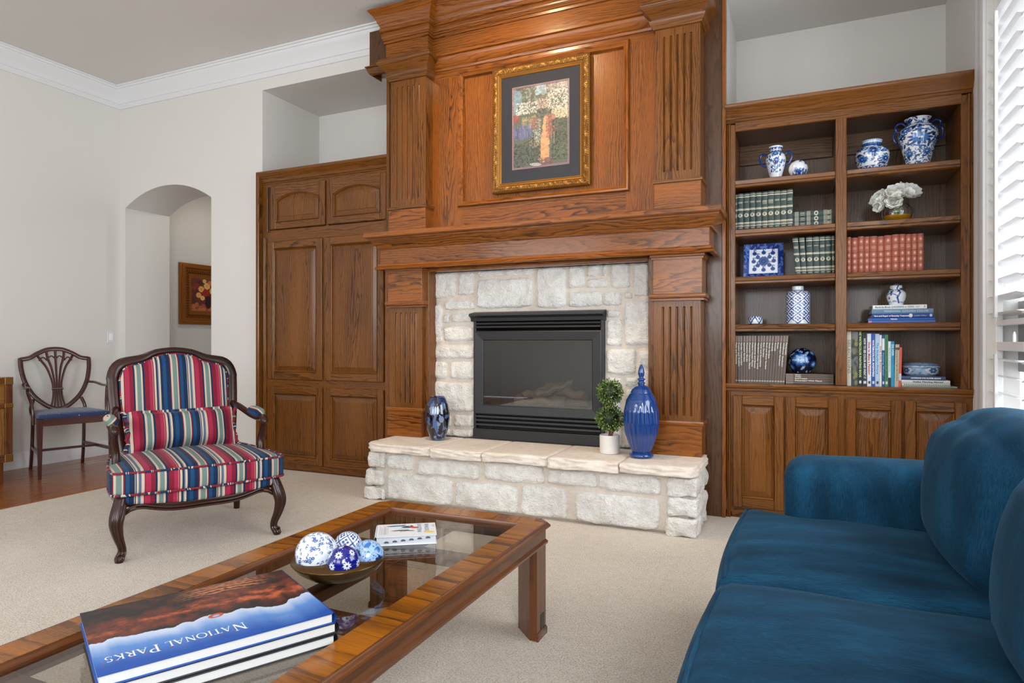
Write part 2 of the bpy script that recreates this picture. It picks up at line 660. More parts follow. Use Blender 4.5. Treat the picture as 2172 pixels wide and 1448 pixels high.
def softbox(c, h, r, n=8, bulge=(0, 0, 0), fn=None, M=None):
    """rounded, puffed box: centre, half sizes, edge radius"""
    vs, fs, idx = [], [], {}

    def vert(p):
        key = (round(p[0] * 4096), round(p[1] * 4096), round(p[2] * 4096))
        if key in idx:
            return idx[key]
        q = []
        for i in range(3):
            q.append(p[i])
        inner = [max(h[i] - r, 1e-4) for i in range(3)]
        full = [p[i] * h[i] for i in range(3)]
        cl = [max(-inner[i], min(inner[i], full[i])) for i in range(3)]
        d = Vector([full[i] - cl[i] for i in range(3)])
        if d.length > 1e-7:
            d = d.normalized() * r
        w = Vector(cl) + d
        for i in range(3):
            a, b = (i + 1) % 3, (i + 2) % 3
            if abs(p[i]) > .999 or True:
                w[i] += bulge[i] * (p[i]) * (1 - p[a] ** 2) * (1 - p[b] ** 2)
        if fn:
            w = Vector(fn(w, p))
        g = tuple(w + Vector(c))
        if M is not None:
            w = M @ w
        w = w + Vector(c)
        idx[key] = len(vs)
        vs.append(tuple(w))
        gcs.append(g)
        return idx[key]
    gcs = []
    tt = [math.sin((2 * i / n - 1) * PI / 2) * .35 + (2 * i / n - 1) * .65 for i in range(n + 1)]
    for a in range(3):
        u, w = (a + 1) % 3, (a + 2) % 3
        for sg in (-1, 1):
            for i in range(n):
                for j in range(n):
                    q = []
                    for (di, dj) in ((0, 0), (1, 0), (1, 1), (0, 1)):
                        p = [0, 0, 0]
                        p[a], p[u], p[w] = sg, tt[i + di], tt[j + dj]
                        q.append(vert(p))
                    fs.append(tuple(q if sg > 0 else q[::-1]))
    return vs, fs, gcs


def nz(x, y, z, s=1.0):
    return mnoise.noise(Vector((x * s, y * s, z * s)))


# ------------------------------------------------------------------ painter for flat decoration (vertex colours)
class Img:
    def __init__(s, w, h, bg):
        s.w, s.h = w, h
        s.a = np.empty((h, w, 3))
        s.a[:] = lin(bg)

    def blob(s, cx, cy, rx, ry, ang=0.0, col=(0, 0, 0), al=1.0, soft=1.0):
        c = np.array(lin(col))
        m = max(rx, ry) + soft + 1
        xs = np.arange(int(cx - m), int(cx + m) + 2)
        ys = np.arange(max(int(cy - m), 0), min(int(cy + m) + 2, s.h))
        if not len(ys):
            return
        X, Y = np.meshgrid(xs - cx, ys - cy)
        ca, sa = math.cos(ang), math.sin(ang)
        d = np.sqrt(((X * ca + Y * sa) / rx) ** 2 + ((-X * sa + Y * ca) / ry) ** 2)
        k = np.clip((1 - d) * min(rx, ry) / soft + .5, 0, 1)[..., None] * al
        ix = np.ix_(ys, xs % s.w)
        s.a[ix] = s.a[ix] * (1 - k) + c * k

    def leaf(s, x, y, L, w, ang, col, al=1.0):
        s.blob(x + math.cos(ang) * L / 2, y + math.sin(ang) * L / 2, L / 2, w / 2, ang, col, al)

    def flower(s, x, y, r, n, col, cc=None, ph=0.0, wid=.36):
        for k in range(n):
            a = ph + 2 * PI * k / n
            s.blob(x + math.cos(a) * r * .6, y + math.sin(a) * r * .6, r * .42, r * wid, a, col)
        if cc:
            s.blob(x, y, r * .28, r * .28, 0, cc)

    def line(s, pts, w, col, al=1.0):
        for (p, q) in zip(pts, pts[1:]):
            L = math.hypot(q[0] - p[0], q[1] - p[1])
            k = max(1, int(L / max(w * .6, .6)))
            for i in range(k + 1):
                s.blob(p[0] + (q[0] - p[0]) * i / k, p[1] + (q[1] - p[1]) * i / k, w / 2, w / 2, 0, col, al)

    def curl(s, x, y, r, a0, turn, w, col):
        pts = [(x + math.cos(a0 + turn * t / 10) * r * (1 - .075 * t), y + math.sin(a0 + turn * t / 10) * r * (1 - .075 * t)) for t in range(11)]
        s.line(pts, w, col)
        s.blob(pts[-1][0], pts[-1][1], w * 1.1, w * 1.1, 0, col)

    def rect(s, x0, x1, y0, y1, col, al=1.0):
        s.a[max(int(round(y0)), 0):max(int(round(y1)), 0), max(int(round(x0)), 0):max(int(round(x1)), 0)] = np.array(lin(col)) * al + s.a[max(int(round(y0)), 0):max(int(round(y1)), 0), max(int(round(x0)), 0):max(int(round(x1)), 0)] * (1 - al)


def grid(mb, img, to3):
    """flat or curved printed sheet: rows of img go from v=0 (bottom) to 1 (top)"""
    h, w = img.a.shape[:2]
    vs = [to3(i / (w - 1), j / (h - 1)) for j in range(h) for i in range(w)]
    fs = [(j * w + i, j * w + i + 1, (j + 1) * w + i + 1, (j + 1) * w + i) for j in range(h - 1) for i in range(w - 1)]
    cols = [tuple(c) for c in img.a.reshape(-1, 3)]
    return mb.add(vs, fs, gc=list(vs), smooth=True, col=cols)


def text(s, size, o, ex, ey, mat, parent, name='lettering', fit=None, th=.0004, align='CENTER', bold=0.0, shear=0.0):
    cu = bpy.data.curves.new('t', 'FONT')
    cu.body = s
    cu.size = size
    cu.align_x = align
    cu.align_y = 'CENTER'
    cu.resolution_u = 2
    cu.offset = bold
    cu.shear = shear
    cu.space_character = 1.05
    ob = bpy.data.objects.new('t', cu)
    me = bpy.data.meshes.new_from_object(ob)
    bpy.data.objects.remove(ob)
    bpy.data.curves.remove(cu)
    n = len(me.vertices)
    if n == 0:
        return None
    co = np.empty(n * 3)
    me.vertices.foreach_get('co', co)
    co = co.reshape(-1, 3)
    if fit:
        wd = co[:, 0].max() - co[:, 0].min()
        if wd > 0:
            co[:, 0] *= fit / wd
    ex, ey = np.array(Vector(ex).normalized()), np.array(Vector(ey).normalized())
    ez = np.cross(ex, ey)
    org = np.array(ORG.get(parent.name, (0, 0, 0)))
    w = np.array(o) - org + co[:, :1] * ex + co[:, 1:2] * ey + ez * th
    me.vertices.foreach_set('co', w.ravel())
    me.materials.clear()
    me.materials.append(mat)
    me.name = name
    ob = bpy.data.objects.new(name, me)
    COL.objects.link(ob)
    ob.parent = parent
    ORG[ob.name] = tuple(org)
    return ob

# ------------------------------------------------------------------ room shell
XL, XR, YB, YN, ZC, ZN = -6.18, .86, 4.28, 5.01, 3.59, 3.30
fl = struct(mbox('floor', CARPET, None, -4.79, 1.6, -3.5, 4.45, -.06, 0, b=0), 'beige cut-pile carpet covering the room')
mb = MB()
sub = mbox('subfloor', FLOORW, fl, -7.0, -4.79, -3.5, 8.0, -.08, -.022, 'y', 0)
x = -6.68
k = 0
while x < -4.86:
    w = min(.083, -4.85 - x)
    y = -1.6 - R.uniform(0, .8)
    while y < 7.6:
        L = R.uniform(.7, 1.5)
        if y + L > .4:
            bx(MB(), x, x + w - .0015, y, y + L - .0015, -.022, .004 + R.uniform(-.0006, .0006), 'y', .0012).build('plank', FLOORW, fl)
        y += L
    x += .083
mbox('threshold_strip', FLOORW, fl, -4.853, -4.785, -3.5, 4.45, -.03, .008, 'y', .004)

mb = MB()
bx(mb, XL - .15, -6.105, YB, 4.77, 0, ZC, b=0)
bx(mb, -4.93, -4.31, YB, 4.77, 0, ZC, b=0)
arc = []
for i in range(25):
    t = i / 24
    xx = -6.105 + 1.175 * t
    arc.append((xx, 2.42 + .168 * (1 - abs(2 * t - 1) ** 2.1)))
poly = arc + [(-4.93, ZC), (-6.105, ZC)]
v, f = extrude(poly, lambda u, w, h: (u, h, w), YB, 4.77)
mb.add(v, f)
bx(mb, -4.31, XR + .2, YB, YN + .1, ZN, ZC, b=0)            # above the niches
bx(mb, -4.75, -4.31, 4.77, YN + .1, 0, ZC, b=0)
bx(mb, -4.45, XR + .2, YN, YN + .12, 0, ZN + .02, b=0)          # niche back
# chimney breast core, with the firebox recess left open
bx(mb, -2.95, -2.19, YB + .02, YN + .02, 0, ZN + .05, b=0)
bx(mb, -1.18, -.436, YB + .02, YN + .02, 0, ZN + .05, b=0)
bx(mb, -2.19, -1.18, YB + .02, YN + .02, 1.33, ZN + .05, b=0)
bx(mb, -2.19, -1.18, 4.66, YN + .02, 0, 1.33, b=0)
bx(mb, -2.19, -1.18, YB + .02, 4.66, 0, .39, b=0)
struct(mb.build('wall_back', WALL), 'greige wall with an arched opening and two niches')
mb = MB()
bx(mb, XL - .15, XL, -3.5, YB + .01, 0, ZC, b=0)
struct(mb.build('wall_left', WALL), 'plain greige wall behind the shield-back chair')
mb = MB()
bx(mb, XR, XR + .14, 3.995, YN + .1, 0, ZC, b=0)
bx(mb, XR, XR + .14, 3.42, 3.995, 0, .22, b=0)
bx(mb, XR, XR + .14, 3.42, 3.995, 2.86, ZC, b=0)
bx(mb, XR, XR + .14, 1.5, 3.42, 2.9, ZC, b=0)
bx(mb, XR, XR + .14, 1.5, 3.42, 0, .3, b=0)
bx(mb, XR, XR + .14, -3.5, -2.4, 0, ZC, b=0)
bx(mb, XR, XR + .14, -.2, 1.5, 0, ZC, b=0)
bx(mb, XR, XR + .14, -2.4, -.2, 0, 1.0, b=0)  # invented opening, cut for the added side fill
bx(mb, XR, XR + .14, -2.4, -.2, 2.9, ZC, b=0)
bx(mb, 1.56, 1.7, 1.4, 3.6, 0, .7, b=0)
bx(mb, 1.56, 1.7, 1.4, 3.6, 2.8, ZC, b=0)
bx(mb, XR, 1.7, 1.36, 1.5, 0, ZC, b=0)
bx(mb, XR + .1, 1.7, 1.4, 3.7, 2.9, 3.0, b=0)
struct(mb.build('wall_right', WALL), 'wall with the shuttered bay window')
mb = MB()
for (a, b_, c, d) in ((XL, -5.6, 0, ZC), (-3.2, -2.4, 0, ZC), (0, XR, 0, ZC), (-5.6, -3.2, 0, 1.25), (-2.4, 0, 0, 1.25), (-5.6, -3.2, 3.0, ZC), (-2.4, 0, 3.0, ZC)):
    bx(mb, a, b_, -3.5, -3.38, c, d, b=0)
struct(mb.build('wall_rear', WALL), 'wall with two windows behind the viewpoint')
mb = MB()
bx(mb, XL - .15, XR + .2, -3.5, YN + .1, ZC, ZC + .1, b=0)
ceil = struct(mb.build('ceiling', CEIL), 'pale textured ceiling')
for (px_, py_) in CANS:
    mb = MB()
    lathe(mb, [(.084, -.004), (.10, -.006), (.112, -.003), (.112, .0)], 24, (px_, py_, ZC), caps=False)
    o = thing('recessed_light', {-1.85: 'round recessed downlight in the ceiling nearest the fireplace', -3.41: 'round recessed downlight in the ceiling over the carpet behind the viewpoint', -.7: 'round recessed downlight in the ceiling near the right-hand wall', -4.2: 'round recessed downlight in the ceiling above the wood floor edge'}[px_], 'light', (px_, py_, ZC), group='recessed ceiling downlights')
    mb.build('trim_ring', WHITE, o)
    mb = MB()
    lathe(mb, [(0, -.0035), (.085, -.0035)], 24, (px_, py_, ZC), caps=False)
    mb.build('lamp_disc', emit('lamp_glow', (1, .93, .82), 12.0) if 'lamp_glow' not in bpy.data.materials else bpy.data.materials['lamp_glow'], o)
# hall beyond the arch
mb = MB()
bx(mb, -6.72, -6.6, 4.6, 8.0, 0, 3.0, b=0)
bx(mb, -6.7, -4.2, 7.9, 8.0, 0, 3.0, b=0)
bx(mb, -4.5, -4.4, YN, 8.0, 0, 3.0, b=0)
bx(mb, -6.7, -6.112, 4.68, 4.765, 0, 3.0, b=0)
struct(mb.build('wall_hall', WALL), 'hall wall seen through the arch')
struct(mbox('ceiling_hall', CEIL, None, -6.72, -4.4, 4.72, 8.0, 3.0, 3.1, b=0), 'hall ceiling')
# cornice mouldings
cp = [(0, -.19), (.012, -.19), (.016, -.172), (.022, -.165), (.022, -.150), (.030, -.146), (.034, -.125), (.048, -.10), (.070, -.066), (.088, -.045), (.090, -.030), (.100, -.028), (.104, -.012), (.118, -.010), (.122, 0), (0, 0)]
cp = [(o, ZC + h - .001) for o, h in cp]
mb = MB()
mould(mb, cp, [(XL, -3.38), (XL, YB)][::1], to3=lambda u, v, h: (u, v, h))
mb = MB()
mould(mb, cp, [(XL, -3.38), (XL, YB + .0), (-2.9, YB)])
struct(mb.build('trim_1', WHITE, ang=50), 'white crown moulding along the ceiling')
bp = [(0, .003), (.02, .003), (.02, .095), (.012, .105), (.012, .118), (.006, .135), (0, .135)]
mb = MB()
mould(mb, bp, [(XL, -3.38), (XL, YB), (-6.105, YB)])
struct(mb.build('baseboard_left', WHITE), 'white moulded baseboard')
mb = MB()
mould(mb, bp, [(-4.93, YB), (-4.33, YB)])
struct(mb.build('baseboard_back', WHITE), 'white moulded baseboard')

# light switch on the left wall
t = thing('light_switch', 'white rocker light switch on the left wall beside the corner', 'switch', (XL, 4.18, 1.145))
mb = MB()
bx(mb, XL, XL + .006, 4.145, 4.215, 1.085, 1.205, b=.003)
mb.build('cover_plate', WHITE, t)
mb = MB()
bx(mb, XL + .005, XL + .010, 4.164, 4.196, 1.112, 1.178, b=.002)
mb.build('rocker', SHUT, t)

# ------------------------------------------------------------------ shuttered window
wn = thing('window_1', 'white plantation shutters over the window right of the bookcase', None, (XR, 3.74, 0), kind='structure')
mb = MB()
mould(mb, [(0, 0), (0, .008), (.012, .013), (.03, .010), (.085, .008), (.10, .014), (.12, .012), (.16, .016), (.18, .012), (.185, 0)], [(4.187, .0), (4.187, 2.95)], to3=lambda u, v, h: (XR - h, 4.187 - (u - 4.187), v))
mb.build('casing', WHITE, wn)
mb = MB()
for (y0, y1) in ((3.945, 3.993), (3.46, 3.4601)):
    if y1 - y0 > .01:
        bx(mb, XR + .03, XR + .06, y0, y1, .25, 2.84, b=.003)
mb.build('stile', SHUT, wn)
for (z0, z1) in ((2.76, 2.84), (1.178, 1.205), (1.055, 1.098), (.25, .33)):
    mbox('rail', SHUT, wn, XR + .03, XR + .06, 3.50, 3.945, z0, z1, b=.003)
    mbox('rail', SHUT, wn, XR + .03, 1.5, 3.47, 3.50, z0, z1, b=.003)
mbox('window_sash', plain('sash_grey', (150, 150, 152), .6), wn, XR + .13, XR + .16, 3.5, 3.99, .95, 1.3, b=.002)
mbox('window_sash', bpy.data.materials['sash_grey'], wn, XR + .1, 1.5, 3.535, 3.56, .95, 1.3, b=.002)
mb = MB()
lathe(mb, [(.007, 0), (.007, .03), (.004, .045), (0, .048)], 10, (XR + .02, 3.60, 1.098))
mb.build('latch', SHUT, wn)
lv0 = lv1 = None
zz = [1.235 + .0818 * i for i in range(19)] + [.355 + .0818 * i for i in range(9)]
for i, z in enumerate(zz):
    if lv0 is None:
        v, f = extrude([(-.044, -.002), (-.02, .004), (.02, .004), (.044, -.002), (.02, -.005), (-.02, -.005)], lambda u, w, h: (u * .985 , h, w - u * .17), -.24, .245)
        m1 = MB().add(v, f)
        lv0 = m1.build('louver', SHUT, wn)
        v, f = extrude([(-.044, -.002), (-.02, .004), (.02, .004), (.044, -.002), (.02, -.005), (-.02, -.005)], lambda u, w, h: (h, u * .985, w - u * .17), -.02, .60)
        lv1 = MB().add(v, f).build('louver', SHUT, wn)
        a, b_ = lv0, lv1
        for q in (a, b_):
            q.data.transform(Matrix.Translation(Vector((XR, 3.74, 0))))
    else:
        a, b_ = lv0.copy(), lv1.copy()
        for q in (a, b_):
            COL.objects.link(q)
    a.location = (.047, 0, z)
    b_.location = (.047 + .0, -.255, z)
    a.name = 'louver'
    b_.name = 'louver'
for (z0, z1) in ((1.215, 2.69), (.33, 1.04)):
    mbox('tilt_bar', SHUT, wn, XR - .012, XR + .002, 3.785, 3.815, z0, z1, b=.002)
for z in (2.62, 2.56):
    mbox('hinge', DARKH, wn, XR + .026, XR + .03, 3.95, 3.965, z, z + .03, b=.001)

# ------------------------------------------------------------------ oak fireplace surround and overmantel
fp = thing('fireplace_surround', 'tall stained oak mantelpiece with fluted pilasters around the stone fireplace', 'fireplace', (-1.69, 4.2, 0))
P3 = lambda yp: (lambda u, v, h: (u, yp - h, v))


def hm(name, prof, path, mat=OAKW, parent=fp, closed=False):
    mb = MB()
    mould(mb, prof, path, closed)
    return mb.build(name, mat, parent)


mbox('back_panel', OAKW, fp, -2.945, -2.515, 4.172, 4.30, 0, 1.66)
mbox('back_panel', OAKW, fp, -.87, -.565, 4.172, 4.30, 0, 1.66)
mbox('back_panel', OAKW, fp, -2.53, -.90, 4.16, 4.30, 1.612, 1.95, 'x')
mbox('side_panel', OAKD, fp, -.60, -.452, 4.24, 4.30, 0, 3.57)
mbox('edge_stile', OAKW, fp, -.454, -.431, 4.228, 4.30, 0, 3.57)
mbox('edge_stile', OAK, fp, -2.945, -2.914, 4.19, 4.30, 1.9, 3.21)
mbox('side_panel', OAKD, fp, -3.06, -2.80, 4.13, 4.30, 3.2, 3.5)
hm('side_moulding', [(0, 3.165), (.012, 3.17), (.03, 3.2), (.03, 3.215), (.04, 3.22), (.04, 3.228), (0, 3.228)], [(-3.05, 4.28), (-3.05, 4.15), (-2.80, 4.15)], OAK)

# pilasters
def flutes(mb, x0, x1, y, z0, z1, fz0, fz1, nf=5, wf=.0155):
    xs = [x0]
    pitch = (x1 - x0) * .60 / (nf - 1)
    xc = (x0 + x1) / 2
    cs = [xc + (i - (nf - 1) / 2) * pitch for i in range(nf)]
    for c in cs:
        xs += [c + wf / 2 * math.sin(a * PI / 10) for a in (-5, -4, -2.5, 0, 2.5, 4, 5)]
    xs.append(x1)
    r = wf / 2
    zs = [z0] + [fz0 + r * (1 - math.cos(a * PI / 8)) for a in range(5)] + [fz1 - r * (1 - math.cos(a * PI / 8)) for a in range(4, -1, -1)] + [z1]
    vs = []
    for z in zs:
        zc = min(max(z, fz0 + r), fz1 - r)
        for x_ in xs:
            c = min(cs, key=lambda q: abs(q - x_))
            d = math.hypot(x_ - c, z - zc) / r
            vs.append((x_, y + (.011 * math.sqrt(max(0, 1 - d * d)) if d < 1 else 0), z))
    n = len(xs)
    fs = [(j * n + i, j * n + i + 1, (j + 1) * n + i + 1, (j + 1) * n + i) for j in range(len(zs) - 1) for i in range(n - 1)]
    mb.add(vs, fs, 'z')
    bx(mb, x0 + .0006, x1 - .0006, y + .014, 4.22, z0, z1, 'z', 0)
    for x_ in (x0, x1):
        q = [(x_, y, z0), (x_, 4.2, z0), (x_, 4.2, z1), (x_, y, z1)]
        mb.add(q, [(0, 1, 2, 3)] if x_ == x1 else [(0, 3, 2, 1)])


BEAD = lambda z0, z1, p: [(0, z0), (p * .6, z0), (p * .6, z0 + (z1 - z0) * .3), (p, z0 + (z1 - z0) * .4), (p * 1.15, z0 + (z1 - z0) * .7), (p, z1), (0, z1)]
for (x0, x1, s) in ((-2.818, -2.535, -1), (-.842, -.558, 1)):
    p = mbox('lower_pilaster', OAK, fp, x0 + .004, x1 - .004, 4.085, 4.22, .40, 1.62)
    mb = MB()
    flutes(mb, x0, x1, 4.055, .57, 1.38, .642, 1.316)
    mb.build('fluted_shaft', OAK, p)
    mbox('base_block', OAKW, p, x0 - .008, x1 + .010, 4.03, 4.20, .40, .575, 'x', .003)
    hm('base_moulding', BEAD(.572, .612, .018), [(x0, 4.2), (x0, 4.05), (x1, 4.05), (x1, 4.2)], OAKW, p)
    mbox('capital_block', OAKW, p, x0 - .002, x1 + .012, 4.03, 4.20, 1.392, 1.625, 'x', .003)
    hm('capital_moulding', BEAD(1.352, 1.394, .02), [(x0 - .002, 4.2), (x0 - .002, 4.045), (x1 + .01, 4.045), (x1 + .01, 4.2)], OAKW, p)
    hm('top_moulding', BEAD(1.605, 1.642, .014), [(x0 - .002, 4.2), (x0 - .002, 4.03), (x1 + .012, 4.03), (x1 + .012, 4.2)], OAKW, p)
for (x0, x1) in ((-2.537, -2.50), (-.885, -.842)):
    mbox('jamb_trim', OAK, fp, x0, x1, 4.09, 4.2, .40, 1.64)
mbox('jamb_trim', OAKW, fp, -2.50, -.885, 4.09, 4.2, 1.612, 1.645, 'x')
# frieze and shelf
fr = mbox('frieze_board', OAKW, fp, -2.868, -.500, 4.0, 4.24, 1.655, 1.80, 'x')
hm('frieze_moulding', [(0, 1.632), (.026, 1.632), (.03, 1.642), (.024, 1.652), (.012, 1.658), (.010, 1.672), (0, 1.676)], [(-2.868, 4.24), (-2.868, 4.0), (-.5, 4.0), (-.5, 4.24)], OAKW, fr)
hm('bed_moulding', [(0, 1.782), (.012, 1.784), (.016, 1.80), (.03, 1.812), (.05, 1.84), (.062, 1.85), (.062, 1.862), (0, 1.862)], [(-2.868, 4.24), (-2.868, 4.0), (-.5, 4.0), (-.5, 4.24)], OAKW, fr)
v, f = extrude([(4.24, 1.860), (3.905, 1.860), (3.899, 1.866), (3.899, 1.890), (3.906, 1.897), (4.24, 1.897)], lambda u, w, h: (h, u, w), -2.942, -.424)
MB().add(v, f, 'x').build('mantel_shelf', OAKW, fp)
# overmantel
om = mbox('overmantel_panel', OAKW, fp, -2.26, -1.03, 4.165, 4.25, 2.07, 3.07, 'z')
mbox('overmantel_stile', OAKW, fp, -2.52, -2.245, 4.145, 4.25, 1.897, 3.22)
mbox('overmantel_stile', OAKW, fp, -1.045, -.80, 4.145, 4.25, 1.897, 3.22)
mbox('overmantel_rail', OAKW, fp, -2.30, -1.0, 4.1452, 4.25, 1.897, 2.105, 'x')
mbox('overmantel_rail', OAKW, fp, -2.52, -.80, 4.1448, 4.25, 3.03, 3.30, 'x')
mb = MB()
pm = [(.022, 0), (.022, .008), (.014, .020), (.004, .022), (-.004, .014), (-.018, .006), (-.022, -.012), (-.022, -.02)]
mould(mb, pm, [(-2.262, 2.097), (-1.038, 2.097), (-1.038, 3.04), (-2.262, 3.04)], True, P3(4.145))
mb.build('panel_moulding', OAKW, fp)
for (x0, x1, s) in ((-2.808, -2.50, 0), (-.832, -.560, 1)):
    p = mbox('upper_pilaster', OAKW, fp, x0 + .004, x1 - .004, 4.085, 4.25, 1.897, 3.2)
    mb = MB()
    flutes(mb, x0, x1, 4.05, 2.06, 3.10, 2.150, 2.99)
    mb.build('fluted_shaft', OAK, p)
    mbox('base_block', OAKW, p, x0 - .006, x1 + .006, 4.032, 4.25, 1.897, 2.075, 'x')
    hm('base_moulding', BEAD(2.068, 2.098, .014), [(x0, 4.24), (x0, 4.045), (x1, 4.045), (x1, 4.24)], OAK, p)
    hm('collar_moulding', [(0, 3.035), (.012, 3.04), (.016, 3.052), (.03, 3.07), (.034, 3.085), (.008, 3.09), (0, 3.09)], [(x0, 4.24), (x0, 4.05), (x1, 4.05), (x1, 4.24)], OAK, p)
    hm('capital_moulding', [(0, 3.09), (.02, 3.092), (.026, 3.105), (.05, 3.135), (.075, 3.155), (.08, 3.17), (.07, 3.175), (.07, 3.19), (0, 3.19)], [(x0, 4.24), (x0, 4.05), (x1, 4.05), (x1, 4.24)], OAK, p)
hm('cornice_bed_moulding', [(0, 3.085), (.01, 3.09), (.014, 3.105), (.03, 3.115), (.05, 3.15), (.054, 3.17), (.07, 3.175), (.07, 3.192), (.03, 3.2), (0, 3.2)], [(-2.5, 4.147), (-.83, 4.147)], OAKW)
ent = [(-.06, 3.188), (0, 3.188), (0, 3.315), (.010, 3.318), (.012, 3.335), (.018, 3.338), (.018, 3.352), (.022, 3.355), (.026, 3.368), (.026, 3.382), (.020, 3.386), (.020, 3.394),
       (.034, 3.40), (.036, 3.424), (.030, 3.43), (.036, 3.45), (.046, 3.462), (.052, 3.482), (.072, 3.515), (.092, 3.535), (.098, 3.54), (.098, 3.552), (-.06, 3.552)]
hm('cornice', ent, [(-2.835, 4.28), (-2.835, 4.03), (-2.47, 4.03), (-2.47, 4.10), (-.86, 4.10), (-.86, 4.03), (-.553, 4.03), (-.553, 4.28)], OAKW)
mbox('cornice_core', OAKD, fp, -2.80, -.58, 4.12, 4.30, 3.19, 3.54, 'x', 0)

# ------------------------------------------------------------------ limestone surround and raised hearth
ss = thing('stone_surround', 'rough white limestone facing around the black firebox', 'stone facing', (-1.69, 4.2, .4))
BXL, BXR, BZ0, BZ1 = -2.17, -1.197, .40, 1.31
mb = MB()
bx(mb, -2.58, BXL + .005, 4.205, 4.30, .402, BZ1 - .01, b=0)
bx(mb, BXR - .005, -.85, 4.205, 4.30, .402, BZ1 - .01, b=0)
bx(mb, -2.58, -.85, 4.205, 4.30, BZ1 - .01, 1.66, b=0)
mb.build('mortar', MORTAR, ss)
SUR = [(-2.53, -2.334, 1.421, 1.618), (-2.316, -2.178, 1.431, 1.614), (-2.156, -1.952, 1.565, 1.621), (-1.935, -1.711, 1.566, 1.62), (-2.158, -1.719, 1.336, 1.551), (-1.695, -1.472, 1.328, 1.621), (-1.457, -1.338, 1.46, 1.619), (-1.328, -1.229, 1.536, 1.62), (-1.219, -1.176, 1.533, 1.619), (-1.328, -1.179, 1.458, 1.528), (-1.168, -1.022, 1.449, 1.621), (-1.007, -0.9, 1.391, 1.618), (-1.462, -1.222, 1.328, 1.447), (-1.211, -1.083, 1.334, 1.438), (-1.066, -1.011, 1.379, 1.428), (-1.07, -0.878, 1.072, 1.366), (-1.187, -1.091, 1.257, 1.312), (-1.187, -1.08, 1.065, 1.251), (-1.187, -0.983, 0.879, 1.054), (-0.972, -0.878, 0.922, 1.044), (-1.187, -1.083, 0.782, 0.864), (-1.063, -0.976, 0.802, 0.866), (-0.963, -0.878, 0.791, 0.91), (-1.066, -0.885, 0.701, 0.789), (-1.187, -1.082, 0.632, 0.768), (-1.07, -0.885, 0.51, 0.687), (-1.187, -1.082, 0.395, 0.619), (-1.07, -0.9, 0.395, 0.494), (-2.554, -2.445, 1.095, 1.379), (-2.431, -2.178, 1.328, 1.403), (-2.444, -2.387, 1.237, 1.307), (-2.374, -2.18, 1.24, 1.312), (-2.437, -2.18, 1.098, 1.213), (-2.548, -2.18, 0.968, 1.076), (-2.548, -2.408, 0.814, 0.954), (-2.383, -2.18, 0.819, 0.957), (-2.552, -2.18, 0.578, 0.801), (-2.351, -2.18, 0.467, 0.562), (-2.366, -2.18, 0.395, 0.456), (-2.548, -2.369, 0.465, 0.558), (-2.548, -2.381, 0.395, 0.449)]


def hewn(x0, x1, z0, z1, y, proud=.022, amp=.016):
    nx = max(8, min(22, int((x1 - x0) / .018)))
    nzz = max(6, min(13, int((z1 - z0) / .018)))
    sd = R.uniform(0, 50)
    vs = []
    xc, zc, hx, hz = (x0 + x1) / 2, (z0 + z1) / 2, (x1 - x0) / 2, (z1 - z0) / 2
    for j in range(nzz + 1):
        for i in range(nx + 1):
            u = -1 + 2 * i / nx
            w = -1 + 2 * j / nzz
            u = math.sin(u * PI / 2) * .5 + u * .5
            w = math.sin(w * PI / 2) * .5 + w * .5
            px_ = xc + u * hx
            pz_ = zc + w * hz
            # rounded, uneven outline
            k = min(1, .02 / hx, .02 / hz)
            cr = abs(u) ** 6 * abs(w) ** 6
            px_ -= u * cr * .016
            pz_ -= w * cr * .016
            px_ += nz(px_ + sd, pz_, sd, 9) * .010 * abs(u) + nz(px_ + sd, pz_, sd, 30) * .004 * abs(u)
            pz_ += nz(px_, pz_ + sd, sd, 9) * .010 * abs(w) + nz(px_, pz_ + sd, sd, 30) * .005 * abs(w)
            e = min((1 - abs(u)) * hx, (1 - abs(w)) * hz)
            h = proud * min(1, (e / .012)) ** .6 - .012
            h += (nz(px_, sd, pz_, 11) * amp + nz(px_ + 5, sd, pz_, 26) * amp * .55 + abs(nz(px_, sd + 3, pz_ + 4, 17)) * amp * .5) * min(1, e / .018)
            vs.append((px_, y - h, pz_))
    n = nx + 1
    fs = [(j * n + i, j * n + i + 1, (j + 1) * n + i + 1, (j + 1) * n + i) for j in range(nzz) for i in range(nx)]
    return vs, fs


for (a, b_, c, d) in SUR:
    v, f = hewn(a, b_, c, d, 4.200)
    MB().add(v, f, smooth=True).build('stone', STONE, ss, ang=180)

he = thing('raised_hearth', 'raised limestone hearth with cream slab top', 'hearth', (-1.65, 3.9, 0))
mbox('mortar', MORTAR, he, -2.735, -.565, 3.742, 4.168, 0, .345, b=.02)


def chunk(c, h, amp=.018, r=.014, n=10, face=None):
    sd = R.uniform(0, 60)

    def fn(w, p):
        q = Vector(c) + w
        d = nz(q.x + sd, q.y, q.z, 12) * amp + nz(q.x, q.y + sd, q.z, 30) * amp * .5
        nn = Vector((p[0] ** 5, p[1] ** 5, p[2] ** 5))
        return w + nn.normalized() * d if nn.length > 1e-6 else w
    v, f, g = softbox((0, 0, 0), h, min(r, min(h) * .8), n, fn=fn)
    return [tuple(Vector(p) + Vector(c)) for p in v], f


